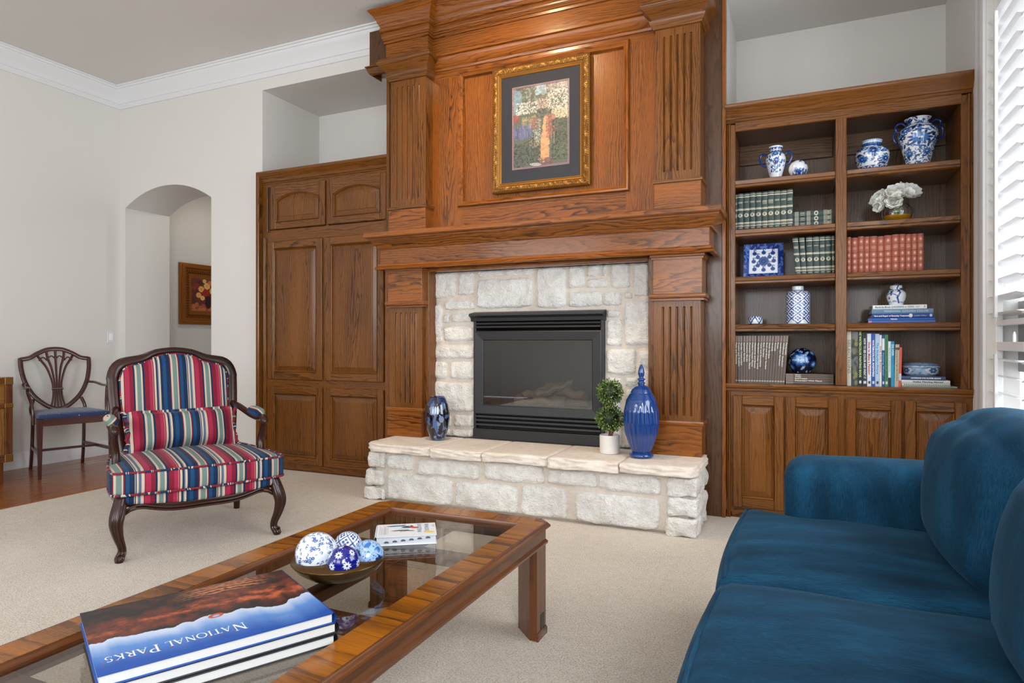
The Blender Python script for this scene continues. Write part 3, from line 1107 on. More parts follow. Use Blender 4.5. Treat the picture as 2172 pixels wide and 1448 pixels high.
HE = [(-2.617, -2.405, 0.215, 0.329), (-2.377, -1.9, 0.196, 0.319), (-1.87, -1.45, 0.206, 0.328), (-1.436, -1.111, 0.219, 0.32), (-1.108, -0.735, 0.209, 0.325), (-2.622, -2.096, 0.012, 0.198), (-2.08, -1.625, 0.01, 0.19), (-1.611, -1.3, 0.01, 0.205), (-1.257, -0.738, 0.01, 0.2)]
for (a, b_, c, d) in HE:
    v, f = hewn(a, b_, c, d, 3.742, .030, .022)
    MB().add(v, f, smooth=True).build('stone', STONE, he, ang=180)
for (a, b_, c, d, y0, y1) in ((-2.765, -2.63, .222, .333, 3.715, 3.92), (-2.785, -2.64, .105, .205, 3.71, 3.95), (-2.80, -2.63, .0, .092, 3.705, 3.9), (-.70, -.532, .226, .328, 3.71, 3.86), (-.69, -.530, .112, .218, 3.708, 3.88), (-.70, -.528, 0, .103, 3.702, 3.85),
                             (-.62, -.536, .2, .33, 3.89, 4.06), (-.62, -.532, .01, .185, 3.87, 4.12), (-.62, -.54, .2, .33, 4.08, 4.22), (-2.76, -2.67, .01, .2, 3.96, 4.15), (-2.76, -2.67, .21, .33, 3.95, 4.18)):
    v, f = chunk(((a + b_) / 2, (y0 + y1) / 2, (c + d) / 2), ((b_ - a) / 2, (y1 - y0) / 2, (d - c) / 2))
    MB().add(v, f, smooth=True).build('stone', STONE, he, ang=180)
SX = [-2.775, -2.239, -1.854, -1.408, -.964, -.527]
SF = [3.672, 3.662, 3.668, 3.66, 3.668]
for i in range(5):
    a, b_ = SX[i] + .0015, SX[i + 1] - .0015
    y0 = SF[i]
    hy = (4.17 - y0) / 2
    cx_, cy_ = (a + b_) / 2, (y0 + 4.17) / 2
    th = .034 if i in (1, 3) else .031
    sd = R.uniform(0, 50)
    first, last = i == 0, i == 4

    def fn(w, p, a=a, b_=b_, cx_=cx_, cy_=cy_, sd=sd, first=first, last=last):
        x_, y_, z_ = w.x, w.y, w.z
        X, Z = cx_ + x_, z_
        fr_ = max(0, -p[1]) ** 8
        rough = nz(X, sd, Z, 14) * .020 + nz(X + 7, sd, Z * 2, 36) * .014
        y_ += fr_ * rough
        if p[2] < 0:
            z_ += abs(p[2]) * nz(X, sd, 2, 5) * .006
        if first:
            e = max(0, -p[0]) ** 8
            x_ += e * rough
            if p[1] < -.6:
                y_ += max(0, -p[0] - .6) ** 2 * .5
        if last:
            e = max(0, p[0]) ** 8
            x_ += e * rough
            if p[1] < -.6:
                y_ += max(0, p[0] - .7) ** 2 * .55
        return (x_, y_, z_)
    v, f, g = softbox((cx_, cy_, .40 - th), ((b_ - a) / 2, hy, th), .012, 14, fn=fn)
    MB().add(v, f, smooth=True).build('slab', SLAB, he, ang=60)

# ------------------------------------------------------------------ gas fireplace insert
fi = thing('fireplace_insert', 'black metal gas fireplace insert with glass front', 'fireplace insert', (-1.68, 4.2, .4))
mb = MB()
bx(mb, BXL, BXR, 4.60, 4.62, .41, 1.3, b=0)
bx(mb, BXL, BXL + .02, 4.2, 4.62, .41, 1.3, b=0)
bx(mb, BXR - .02, BXR, 4.2, 4.62, .41, 1.3, b=0)
bx(mb, BXL, BXR, 4.2, 4.62, 1.28, 1.3, b=0)
bx(mb, BXL, BXR, 4.2, 4.62, .41, .60, b=0)
mb.build('firebox', BLACK2, fi)
mb = MB()
bx(mb, BXL, BXR, 4.155, 4.22, .403, .475, 'x', .004)
bx(mb, BXL, BXL + .022, 4.165, 4.22, .403, 1.30, b=.003)
bx(mb, BXR - .022, BXR, 4.165, 4.22, .403, 1.30, b=.003)
mb.build('outer_frame', BLACK, fi)
v, f = extrude([(4.21, 1.315), (4.125, 1.300), (4.115, 1.294), (4.115, 1.284), (4.145, 1.268), (4.15, 1.245), (4.21, 1.24)], lambda u, w, h: (h, u, w), BXL - .012, BXR + .008)
MB().add(v, f).build('hood', BLACK, fi)
for z in (1.198, 1.221, .498, .528, .556):
    v, f = extrude([(4.152, z), (4.157, z + .013), (4.175, z + .016), (4.195, z + .010), (4.195, z + .002), (4.17, z)], lambda u, w, h: (h, u, w), BXL + .02, BXR - .02)
    MB().add(v, f).build('louver', BLACK, fi)
gf = MB()
mould(gf, [(0, 0), (0, .030), (-.008, .036), (-.062, .030), (-.068, .024), (-.068, 0)], [(BXL + .012, .578), (BXR - .012, .578), (BXR - .012, 1.175), (BXL + .012, 1.175)], True, P3(4.19), smooth=False)
gfo = gf.build('glass_frame', BLACK, fi)
mbox('glass_pane', GLASS_FIRE, gfo, -2.095, -1.246, 4.168, 4.172, .63, 1.112, b=0)
for (p0, p1, r) in (((-1.95, 4.45, .66), (-1.40, 4.47, .67), .045), ((-1.92, 4.36, .65), (-1.55, 4.40, .66), .038), ((-1.85, 4.34, .70), (-1.62, 4.52, .76), .034), ((-1.72, 4.5, .76), (-1.38, 4.34, .71), .036), ((-1.75, 4.36, .71), (-1.50, 4.42, .80), .026)):
    n_ = 9
    pts = [tuple(Vector(p0).lerp(Vector(p1), i / n_) + Vector((0, 0, .012 * math.sin(i * 1.7)))) for i in range(n_ + 1)]
    mb = MB()
    addtube(mb, pts, [r * (.85 + .2 * R.random()) for _ in pts], 12)
    mb.build('log', LOGM, fi)
mb = MB()
for i in range(9):
    x_ = -1.95 + i * .07
    bx(mb, x_, x_ + .012, 4.30, 4.52, .607, .622, b=0)
bx(mb, -1.97, -1.37, 4.30, 4.315, .60, .64, b=0)
mb.build('grate', BLACK, fi)

# ------------------------------------------------------------------ cabinet doors
def opening(x0, x1, z0, z1, arch, d, n=12):
    a, b_, c = x0 + d, x1 - d, z0 + d
    xc, hw = (a + b_) / 2, (b_ - a) / 2
    if arch <= 0:
        return [(a, c), (b_, c), (b_, z1 - d), (a, z1 - d)]
    pts = [(a, c), (b_, c)]
    for i in range(n + 1):
        t = 1 - 2 * i / n
        pts.append((xc + hw * t, z1 - d - arch * t * t * ((hw + d) / hw if False else 1)))
    return pts


def door(parent, x0, x1, z0, z1, y, mat=OAK, arch=0.0, sw=.058, rw=.062, trw=None, lab=None):
    """raised-panel door, its back on plane y, its face 20 mm towards the room"""
    yf = y - .020
    trw = trw or rw
    mb = MB()
    bx(mb, x0, x0 + sw, yf, y, z0, z1, 'z', .005)
    bx(mb, x1 - sw, x1, yf, y, z0, z1, 'z', .005)
    bx(mb, x0 + sw - .002, x1 - sw + .002, yf + .0004, y, z0, z0 + rw, 'x', .005)
    if arch:
        zt = z1 - trw
        pts = [(x0 + sw - .002, z1 - .003), (x0 + sw - .002, zt - arch)]
        for i in range(1, 12):
            t = -1 + 2 * i / 12
            pts.append(((x0 + x1) / 2 + t * ((x1 - x0) / 2 - sw), zt - arch * t * t))
        pts += [(x1 - sw + .002, zt - arch), (x1 - sw + .002, z1 - .003)]
        v, f = extrude(pts, lambda u, w, h: (u, h, w), yf + .0004, y)
        mb.add(v, f, 'x')
    else:
        bx(mb, x0 + sw - .002, x1 - sw + .002, yf + .0004, y, z1 - trw, z1, 'x', .005)
    d = mb.build('door', mat, parent)
    rings = [(0, -.0005), (.003, .006), (.008, .009), (.009, .0175), (.044, .0085), (.0445, .0035), (.048, .0025)]
    vs, fs = [], []
    n = None
    for (o, dep) in rings:
        q = opening(x0 + sw, x1 - sw, z0 + rw, z1 - trw, arch, o)
        n = len(q)
        vs += [(u, yf + dep, w) for u, w in q]
    for j in range(len(rings) - 1):
        for i in range(n):
            k = (i + 1) % n
            fs.append((j * n + i, j * n + k, (j + 1) * n + k, (j + 1) * n + i))
    fs.append(tuple(range((len(rings) - 1) * n, len(rings) * n)))
    MB().add(vs, fs, 'z').build('door_panel', mat, d)
    return d


CROWN = [(0, 0), (.006, .004), (.010, .016), (.018, .020), (.024, .036), (.042, .066), (.060, .080), (.064, .092), (.064, .104), (0, .104)]


def crown(parent, x0, x1, y, z, mat=OAK):
    mb = MB()
    mould(mb, [(o, z + h) for o, h in CROWN], [(x0, y), (x1, y)])
    return mb.build('crown_moulding', mat, parent)


# left-hand cabinet
lc = thing('tall_cabinet', 'tall oak cabinet with arched upper doors, left of the fireplace', 'cabinet', (-3.64, 4.4, 0))
mb = MB()
for (a, b_, c, d, ax) in ((-4.30, -4.222, .04, 2.47, 'z'), (-3.606, -3.578, 2.05, 2.45, 'z'), (-3.034, -2.95, 0.04, 2.47, 'z'), (-4.23, -3.0, 2.43, 2.47, 'x'), (-4.23, -3.0, 1.96, 2.062, 'x'), (-4.23, -3.0, .71, .78, 'x'), (-4.23, -3.0, .012, .06, 'x'), (-3.64, -3.60, .06, 1.97, 'z')):
    bx(mb, a, b_, YB - .006 - R.uniform(0, .0015), YB + .02, c, d, ax, .002)
mb.build('face_frame', OAK, lc)
mbox('carcass', OAKD, lc, -4.30, -2.96, YB + .012, YN - .02, .0, 2.50, b=0)
mb = MB()
bx(mb, -4.335, -4.300, YB - .056, YB + .02, 0, 2.572, 'z', .006)
mb.build('edge_stile', OAK, lc)
mb = MB()
mould(mb, [(0, 0), (0, .012), (.008, .018), (.016, .012), (.020, .018), (.028, .018), (.034, .008), (.034, 0)], [(-4.262, .03), (-4.262, 2.0)], to3=lambda u, v, h: (u - .02, YB - .006 - h, v))
mb.build('edge_moulding', OAK, lc)
mb = MB()
mould(mb, [(0, 0), (0, .012), (.008, .018), (.016, .012), (.020, .018)], [(-4.24, 2.05), (-4.24, 2.44)], to3=lambda u, v, h: (u - .0, YB - .006 - h, v))
mb.build('edge_moulding', OAK, lc)
for (a, b_) in ((-4.199, -3.604), (-3.58, -2.99)):
    door(lc, a, b_, 2.066, 2.440, YB - .006, OAK, .055, .062, .06, .07)
for (a, b_) in ((-4.221, -3.634), (-3.606, -3.018)):
    door(lc, a, b_, .776, 1.962, YB - .006, OAK, 0, .062, .066)
    door(lc, a, b_, .062, .716, YB - .006, OAK, 0, .062, .066)
mbox('toe_kick', OAKD, lc, -4.30, -2.95, YB - .004, YB + .02, 0, .05, 'x')
crown(lc, -4.298, -2.95, YB - .004, 2.46)
mbox('top_board', OAK, lc, -4.298, -2.95, YB - .01, YN, 2.54, 2.558, 'x')

# ------------------------------------------------------------------ bookcase
bc = thing('bookcase', 'built-in oak bookcase with ten open shelf bays over cupboard doors', 'bookcase', (.22, 4.4, 0))
BYF, BYB = YB, 4.70
BX = [(-.385, .184), (.244, .805)]
mb = MB()
for (a, b_, c, d, ax) in ((-.43, -.378, .79, 2.46, 'z'), (.184, .244, .84, 2.42, 'z'), (.805, .862, .79, 2.46, 'z'), (-.38, .81, 2.415, 2.472, 'x')):
    bx(mb, a, b_, BYF - .004 - R.uniform(0, .0015), BYF + .02, c, d, ax, .003)
mb.build('face_frame', OAK, bc)
mb = MB()
for (a, b_) in ((-.42, -.385), (.19, .238), (.805, .85)):
    bx(mb, a, b_, BYF + .016, BYB + .02, .80, 2.47, 'z', 0)
mb.build('upright', OAK, bc)
for (a, b_) in BX:
    mbox('back_board', OAKB, bc, a - .01, b_ + .01, BYB, BYB + .02, .8, 2.47, 'z', 0)
    mbox('nailer_rail', OAKB, bc, a, b_, BYB - .02, BYB + .001, 2.30, 2.44, 'x', .002)
    mbox('bay_top', OAKD, bc, a - .01, b_ + .01, BYF + .016, BYB, 2.43, 2.46, 'x', 0)
shp = [(BYB, -.034), (BYF + .014, -.034), (BYF + .006, -.030), (BYF + .006, -.022), (BYF - .0, -.018), (BYF - .002, -.004), (BYF + .002, 0), (BYB, 0)]
SHZ = [2.110, 1.801, 1.505, 1.207]
for zi, z in enumerate(SHZ):
    for (a, b_) in BX:
        q = [(u, z + (w if w > -.01 else w * 1.35)) for u, w in shp]
        v, f = extrude(q, lambda u, w, h: (h, u, w), a + .002, b_ - .002)
        MB().add(v, f, 'x').build('shelf', OAK, bc)
v, f = extrude([(YN, .79), (BYF - .012, .79), (BYF - .016, .797), (BYF - .016, .806), (BYF - .026, .813), (BYF - .030, .826), (BYF - .026, .838), (YN, .838)], lambda u, w, h: (h, u, w), -.432, .862)
MB().add(v, f, 'x').build('ledge', OAK, bc)
mb = MB()
for (a, b_, c, d, ax) in ((-.42, -.385, .03, .79, 'z'), (.196, .24, .03, .79, 'z'), (.825, .862, .03, .79, 'z'), (-.4, .83, .745, .80, 'x'), (-.4, .83, .0, .075, 'x'), (-.098, -.084, .07, .77, 'z'), (.52, .538, .07, .77, 'z')):
    bx(mb, a, b_, BYF - .004 - R.uniform(0, .0015), BYF + .02, c, d, ax, .002)
mb.build('base_frame', OAK, bc)
mb = MB()
mould(mb, [(0, 0), (0, .012), (.006, .016), (.012, .010), (.016, .016), (.022, .016), (.026, 0)], [(-.43, .0), (-.43, .79)], to3=lambda u, v, h: (u + -.0, BYF - .004 - h, v))
mb.build('edge_moulding', OAK, bc)
mb = MB()
mould(mb, [(0, 0), (0, .012), (.006, .016), (.012, .010), (.016, .016), (.022, .016), (.026, 0)], [(-.43, .84), (-.43, 2.46)], to3=lambda u, v, h: (u + -.0, BYF - .004 - h, v))
mb.build('edge_moulding', OAK, bc)
mb = MB()
mould(mb, [(0, 0), (0, .012), (.006, .016), (.012, .010), (.016, .016), (.022, .016), (.026, 0)], [(.836, .84), (.836, 2.46)], to3=lambda u, v, h: (u + -.0, BYF - .004 - h, v))
mb.build('edge_moulding', OAK, bc)
mbox('carcass', OAKD, bc, -.42, .858, BYF + .014, YN - .02, 0, .79, b=0)
for (a, b_) in ((-.392, -.097), (-.087, .199), (.236, .522), (.536, .829)):
    door(bc, a, b_, .068, .766, BYF - .004, OAK, 0, .056, .062)
crown(bc, -.432, .862, BYF - .004, 2.468)
mbox('top_board', OAK, bc, -.432, .858, BYF - .01, YN, 2.55, 2.566, 'x')


def rot(v, rz):
    c, s = math.cos(rz), math.sin(rz)
    return (v[0] * c - v[1] * s, v[0] * s + v[1] * c, v[2])


# ------------------------------------------------------------------ striped bergere armchair (local: x across, -y front)
ch = thing('striped_armchair', 'carved wood armchair upholstered in red, blue and cream stripes', 'armchair', (-3.24, 2.655, 0), math.radians(61.8), local=True)
for sx in (-1, 1):
    k = sx
    pts = crv([(k * .375, -.352, .315), (k * .392, -.372, .25), (k * .402, -.383, .195), (k * .392, -.372, .13), (k * .376, -.354, .075), (k * .374, -.352, .045), (k * .386, -.366, .018), (k * .388, -.368, .0)], 4)
    rr = [.030, .031, .032, .033, .034, .034, .034, .033, .032, .030, .028, .026, .024, .0225, .021, .020, .019, .0185, .018, .0185, .019, .020, .021, .022, .023, .022, .020, .019, .018]
    mb = MB()
    addtube(mb, pts, rr[:len(pts)], 12)
    leg = mb.build('leg', WALN, ch)
    mb = MB()
    for (dx, dy) in ((-.019, -.023), (.019, -.023), (0, -.031)):
        addtube(mb, [(p[0] + dx * r / .033, p[1] + dy * r / .033 + .001, p[2]) for p, r in zip(pts, rr)][2:-3], .0078, 8)
    addtube(mb, [(k * .386 + .012 * math.cos(a * .6), -.384, .034 + .012 * math.sin(a * .6)) for a in range(11)], .005, 6)
    mb.build('carved_reeding', WALN, leg)
    e_ = .345 if k > 0 else .29
    pts = crv([(k * e_, .325, .32), (k * (e_ + .005), .345, .2), (k * (e_ + .017), .372, .08), (k * (e_ + .021), .385, 0)], 4)
    mb = MB()
    addtube(mb, pts, [.028 - .0008 * i for i in range(len(pts))], 10)
    mb.build('leg', WALN, ch)
# front, side and rear seat rails
rail = []
for i in range(25):
    t = -1 + 2 * i / 24
    rail.append((t * .37, -.352 - .045 * (1 - t * t), .285 - .040 * math.cos(t * PI / 2) ** 1.5 + .006 * math.cos(t * PI * 2)))
mb = MB()
for (dz, dy, r) in ((.004, .004, (.014, .026)), (.014, -.010, (.006, .006)), (-.002, -.013, (.006, .006)), (-.018, -.008, (.007, .006))):
    addtube(mb, [(a, b_ + dy, c + dz - (.045 * (max(0, abs(a) / .37 - .74) / .26) ** 2 if dz < 0 else 0)) for a, b_, c in rail], [r] * len(rail), 8, up=(0, 0, 1))
mb.build('front_rail', WALN, ch)
mb = MB()
for k in (-1, 1):
    addtube(mb, [(k * .375, -.34, .285), (k * .372, 0, .265), (k * .35, .32, .285)], [(.016, .026)] * 3, 8, up=(0, 0, 1))
mb.build('side_rail', WALN, ch)
mbox('rear_rail', WALN, ch, -.35, .35, .30, .335, .26, .32, 'x')


def seatfn(bow, w0, w1):
    def fn(w, p):
        t = (p[1] + 1) / 2
        x_ = w.x * (w0 + (w1 - w0) * t * t)
        y_ = w.y - bow * max(0, -p[1]) * (1 - p[0] ** 2)
        return (x_, y_, w.z)
    return fn


def outline(hx, hy, r, z, fn, n=15):
    pts = []
    for (sx, sy) in ((-1, -1), (1, -1), (1, 1), (-1, 1)):
        base = {(-1, -1): PI, (1, -1): 1.5 * PI, (1, 1): 0, (-1, 1): .5 * PI}[(sx, sy)]
        for i in range(6):
            a = base + i * PI / 10
            pts.append((sx * (hx - r) + r * math.cos(a), sy * (hy - r) + r * math.sin(a)))
    full = []
    for i in range(len(pts)):
        a, b_ = pts[i], pts[(i + 1) % len(pts)]
        k = max(1, int(math.hypot(b_[0] - a[0], b_[1] - a[1]) / .04))
        for j in range(k):
            full.append((a[0] + (b_[0] - a[0]) * j / k, a[1] + (b_[1] - a[1]) * j / k))
    return [tuple(fn(Vector((x_, y_, z)), (x_ / hx, y_ / hy, 0))) for x_, y_ in full]


sf = seatfn(.045, 1.0, .80)
v, f, g = softbox((0, -.02, .312), (.395, .355, .030), .026, 10, (0, 0, 0), sf)
v = [(a, b_, c - (.022 * math.cos(max(-1, min(1, a / .38)) * PI / 2) if (b_ < -.2 and c < .305) else 0)) for a, b_, c in v]
MB().add(v, f, gc=g, smooth=True).build('seat_base', STRIPE, ch, ang=180)
v, f, g = softbox((0, -.035, .392), (.425, .36, .063), .026, 12, (.004, .012, .030), sf)
cu = MB().add(v, f, gc=g, smooth=True).build('seat_cushion', STRIPE, ch, ang=180)
for z in (.447, .337):
    mb = MB()
    o = [(p[0], p[1] - .035, z) for p in outline(.424, .360, .035, 0, sf)]
    addtube(mb, o, .0062, 6, closed=True)
    mb.build('cording', CORD, cu)
LEAN = lambda z: .265 + (z - .40) * .24
HW = lambda t: .292 + .05 * math.sin(min(1, t * 1.12) * PI / 2) - .012 * max(0, t - .85) / .15


ZTAB = [(0, 0), (.054, .004), (.10, .012), (.128, .021), (.169, .044), (.2, .056), (.25, .066), (.28, .072), (.30, .079), (.318, .090), (.332, .108), (.343, .135), (.35, .17)]


def ztop(u):
    a = min(abs(u), .35)
    for (p, q) in zip(ZTAB, ZTAB[1:]):
        if a <= q[0]:
            t = (a - p[0]) / (q[0] - p[0])
            return 1.064 - p[1] - (q[1] - p[1]) * t
    return .92


fr_pts = []
for i in range(11):
    t = i / 10 * .82
    fr_pts.append((-HW(t) * .975, .36 + t * .62))
for i in range(33):
    u = .349 * math.sin((i / 16 - 1) * PI / 2)
    fr_pts.append((u * .96, ztop(u) - .020))
fr_pts += [(-a, b_) for a, b_ in fr_pts[10::-1]]
fr_pts = [p for i, p in enumerate(fr_pts) if i == 0 or math.hypot(p[0] - fr_pts[i - 1][0], p[1] - fr_pts[i - 1][1]) > .004]
P3D = [(u, LEAN(z) + .012, z) for u, z in fr_pts]
mb = MB()
addtube(mb, P3D, [(.034 - .012 * max(0, min(1, (p[2] - .97) / .05)), .017) for p in P3D], 12, up=(0, -1, .2))
mb.build('back_frame', WALN, ch)
nu, nv_ = 29, 22
for (nm, s0, off, puff, mt) in (('back_upholstery', .885, -.010, .050, STRIPE), ('back_cover', .95, .030, -.012, STRIPE)):
    vs, gs = [], []
    for j in range(nv_ + 1):
        t = j / nv_
        for i in range(nu + 1):
            s_ = -1 + 2 * i / nu
            s_ = math.sin(s_ * PI / 2) * .35 + s_ * .65
            u = s_ * HW(t * .93) * s0
            z = .38 + t * (ztop(u / s0) - .039 - .38)
            e = max(0, 1 - abs(s_) ** 6) ** .5 * max(0, 1 - abs(2 * t - 1) ** 8) ** .5
            vs.append((u, LEAN(z) + off - puff * e * (.75 + .25 * (1 - s_ * s_)), z))
            gs.append((u, z, 0))
    n = nu + 1
    fs = [(j * n + i, j * n + i + 1, (j + 1) * n + i + 1, (j + 1) * n + i) for j in range(nv_) for i in range(nu)]
    MB().add(vs, fs, gc=gs, smooth=True).build(nm, mt, ch, ang=180)
mb = MB()
addtube(mb, [(u * .905, LEAN(z) - .014, .38 + (z - .38) * .970) for u, z in fr_pts], .0055, 6)
mb.build('cording', CORD, ch)
for k in (-1, 1):
    arm = crv([(k * .325, .33, .70), (k * .345, .25, .685), (k * .375, .10, .645), (k * .385, -.02, .635), (k * .385, -.10, .645), (k * .384, -.145, .635), (k * .382, -.150, .605)], 4)
    mb = MB()
    addtube(mb, arm, [(.020, .019)] * (len(arm) - 6) + [(.022, .021), (.024, .022), (.026, .022), (.027, .021), (.024, .019), (.018, .016)], 10, up=(k, 0, .2))
    a_ = mb.build('arm', WALN, ch)
    sup = crv([(k * .382, -.143, .615), (k * .382, -.125, .58), (k * .375, -.105, .52), (k * .372, -.12, .45), (k * .374, -.17, .36), (k * .374, -.19, .30)], 4)
    mb = MB()
    addtube(mb, sup, [.017 + .0075 * (i / (len(sup) - 1)) for i in range(len(sup))], 10)
    addtube(mb, [(p[0], p[1] - .017, p[2]) for p in sup[1:]], .005, 6)
    mb.build('arm_support', WALN, ch)
    v, f, g = softbox((0, 0, 0), (.027, .105, .024), .020, 8, (.004, 0, .010))
    v = [(p[0] + k * .383, p[1] + .02, p[2] + .668 + (.012 if p[1] < 0 else .02) * 0) for p in v]
    g = [(p[0] * 1.0 + .12 * k + .02, p[1], p[2]) for p in v]
    g = [(-.013 + k * (p[0] - k * .383) * 1.0 + (p[2] - .668 - .024) * .9, p[1], p[2]) for p in v]
    MB().add(v, f, gc=g, smooth=True).build('arm_pad', STRIPE, ch, ang=180)

# lumbar pillow resting on the armchair
pl = thing('lumbar_pillow', 'oblong striped pillow leaning on the armchair back', 'pillow', tuple(Vector((-3.24, 2.655, 0)) + Vector(rot((.0, .165, .45), math.radians(61.8)))), math.radians(61.8), local=True)
Mt = Matrix.Rotation(math.radians(-20), 3, 'X')


def pfn(w, p):
    e = (1 - abs(p[0]) ** 4) * (1 - abs(p[2]) ** 4)
    cx_ = 1 + .05 * (abs(p[2]) ** 3) - .03 * (1 - p[2] ** 2) * abs(p[0]) ** 3
    cz_ = 1 + .06 * (abs(p[0]) ** 3)
    wr = nz(w.x * 3, w.z, 3, 14) * .006 * (abs(p[0]) ** 2)
    return (w.x * cx_, (w.y * (.18 + .82 * e)) + wr, w.z * cz_)


v, f, g = softbox((0, -.015, .125), (.292, .078, .126), .06, 16, (0, .03, 0), pfn, Mt)
g = [(p[0] - .020, p[1], p[2]) for p in g]
MB().add(v, f, gc=g, smooth=True).build('cover', STRIPE, pl, ang=180)
for k in (-1, 1):
    mb = MB()
    pts = []
    for i in range(15):
        z = -1 + 2 * i / 14
        q = Mt @ Vector((k * .296 * (1 + .05 * abs(z) ** 3 - .03 * (1 - z * z)) + .006 * math.sin(i * 2.1), .004 * math.sin(i * 1.7), z * .125 * 1.05))
        pts.append((q.x, q.y - .015, q.z + .125))
    addtube(mb, pts, .011, 8)
    mb.build('ruched_welt', CORD, pl)

# ------------------------------------------------------------------ shield-back chair
sc = thing('shield_back_chair', 'mahogany shield-back armchair with navy dotted seat by the left wall', 'chair', (-5.704, 3.479, 0), math.radians(72), local=True)
for k in (-1, 1):
    v, f = box(k * .25 - .02, k * .25 + .02, -.295, -.255, 0, .475, .003)
    v = [(k * .25 + (a - k * .25) * (.55 + .45 * min(1, c / .42)), -.275 + (b_ + .275) * (.55 + .45 * min(1, c / .42)), c) for a, b_, c in v]
    MB().add(v, f, 'z').build('leg', MAHO, sc)
    mb = MB()
    addtube(mb, crv([(k * .192, .315, 0), (k * .19, .27, .2), (k * .19, .25, .43), (k * .20, .268, .52), (k * .176, .288, .60)], 4), [(.014, .018)] * 17, 8, up=(0, 1, 0))
    mb.build('leg', MAHO, sc)
    mb = MB()
    mould(mb, [(-.010, .185), (.010, .185), (.010, .21), (-.010, .21)], [(k * .245, -.265), (k * .19, .27)], smooth=False)
    mb.build('side_stretcher', MAHO, sc)
    mb = MB()
    addtube(mb, crv([(k * .225, .325, .735), (k * .262, .22, .735), (k * .285, .05, .715), (k * .285, -.065, .722)], 5), [(.017, .011)] * 16, 8, up=(0, 0, 1))
    mb.build('arm', MAHO, sc)
    mb = MB()
    addtube(mb, crv([(k * .285, -.06, .722), (k * .283, -.05, .68), (k * .268, -.09, .60), (k * .262, -.115, .52), (k * .262, -.12, .425)], 4), [(.012, .014)] * 17, 8, up=(0, 1, 0))
    mb.build('arm_support', MAHO, sc)
mb = MB()
mould(mb, [(-.009, .187), (.009, .187), (.009, .207), (-.009, .207)], [(-.222, .0), (.222, .0)], smooth=False)
mb.build('cross_stretcher', MAHO, sc)
mb = MB()
bx(mb, -.235, .235, -.293, -.268, .425, .482, 'x')
bx(mb, -.19, .19, .235, .26, .425, .482, 'x')
for k in (-1, 1):
    mould(mb, [(-.011, .425), (.011, .425), (.011, .482), (-.011, .482)], [(k * .25, -.28), (k * .195, .25)], smooth=False)
mb.build('seat_frame', MAHO, sc)
v, f, g = softbox((0, -.02, .494), (.252, .262, .022), .018, 8, (0, 0, .012), seatfn(.01, 1, .78))
MB().add(v, f, gc=g, smooth=True).build('seat', NAVYS, sc, ang=180)
SL = lambda z: .262 + (z - .50) * .23
half = crv([(0, 1.035, 0), (.06, 1.028, 0), (.13, .995, 0), (.19, .957, 0), (.255, .946, 0)], 5)[:-1] + crv([(.255, .946, 0), (.250, .85, 0), (.226, .74, 0), (.175, .635, 0), (.10, .555, 0), (.04, .518, 0), (0, .508, 0)], 5)
shield = [(u, SL(z), z) for u, z, _ in half] + [(-u, SL(z), z) for u, z, _ in half[-2:0:-1]]
mb = MB()
addtube(mb, shield, [(.0185, .012)] * len(shield), 8, closed=True, up=(0, -1, .2))
mb.build('shield_frame', MAHO, sc)
for i in range(-2, 3):
    mb = MB()
    pts = crv([(i * .026, SL(.53), .528), (i * .018, SL(.6), .60), (i * .0155, SL(.68), .68), (i * .019, SL(.76), .76), (i * .035, SL(.87), .87), (i * .058, SL(.95), .955 - abs(i) * .004), (i * .066, SL(1.0), (1.022, 1.012, .978)[abs(i)])], 4)
    addtube(mb, pts, [(.0072 + .003 * abs(j - 8) / 12, .008) for j in range(len(pts))], 6, up=(0, -1, .2))
    mb.build('splat_rib', MAHO, sc)
mb = MB()
addtube(mb, [(-.042, SL(.685) - .002, .685), (.042, SL(.685) - .002, .685)], [(.009, .011)] * 2, 8, up=(0, 0, 1))
for i in (-2, -1, 0, 1):
    a0_, a1_ = i * .062, (i + 1) * .062
    zz_ = .985 - .012 * max(abs(i), abs(i + 1))
    addtube(mb, crv([(a0_, SL(zz_ - .03), zz_ - .03), ((a0_ + a1_) / 2, SL(zz_), zz_), (a1_, SL(zz_ - .03), zz_ - .03)], 5), [(.006, .008)] * 11, 6, up=(0, -1, .2))
mb.build('splat_band', MAHO, sc)

# ------------------------------------------------------------------ campaign cabinet at the left edge
cc = thing('campaign_cabinet', 'low brass-cornered wooden cabinet cut off at the left edge', 'cabinet', (-5.87, 2.4, 0))
FX, CY0, CY1 = -5.62, 1.75, 3.018
mbox('carcass', CAMP, cc, -6.15, FX - .004, CY0, CY1, .165, .82, 'y', .004)
mb = MB()
for (a, b_, c, d, ax) in ((CY0, CY0 + .05, .165, .82, 'z'), (CY1 - .052, CY1, .165, .82, 'z'), (CY0 + .05, CY1 - .05, .775, .82, 'y'), (CY0 + .05, CY1 - .05, .165, .215, 'y'), (CY0 + .05, CY1 - .05, .585, .62, 'y')):
    bx(mb, FX - .01, FX + .003, a, b_, c, d, ax, .003)
mb.build('face_frame', TABW, cc)
ym = (CY0 + CY1) / 2
for (a, b_) in ((CY0 + .055, ym - .01), (ym + .01, CY1 - .057)):
    q = mbox('door', CAMP, cc, FX - .008, FX + .001, a, b_, .222, .58, 'z', .003)
    d = mbox('drawer', CAMP, cc, FX - .008, FX + .001, a, b_, .626, .77, 'y', .003)
    mbox('handle', BRASS, d, FX + .001, FX + .008, (a + b_) / 2 - .04, (a + b_) / 2 + .04, .69, .705, b=.003)
    for z in (.28, .50):
        mb = MB()
        addtube(mb, [(FX + .005, CY1 - .053, z), (FX + .005, CY1 - .053, z + .05)], .005, 8)
        mb.build('hinge', BRASS, q)
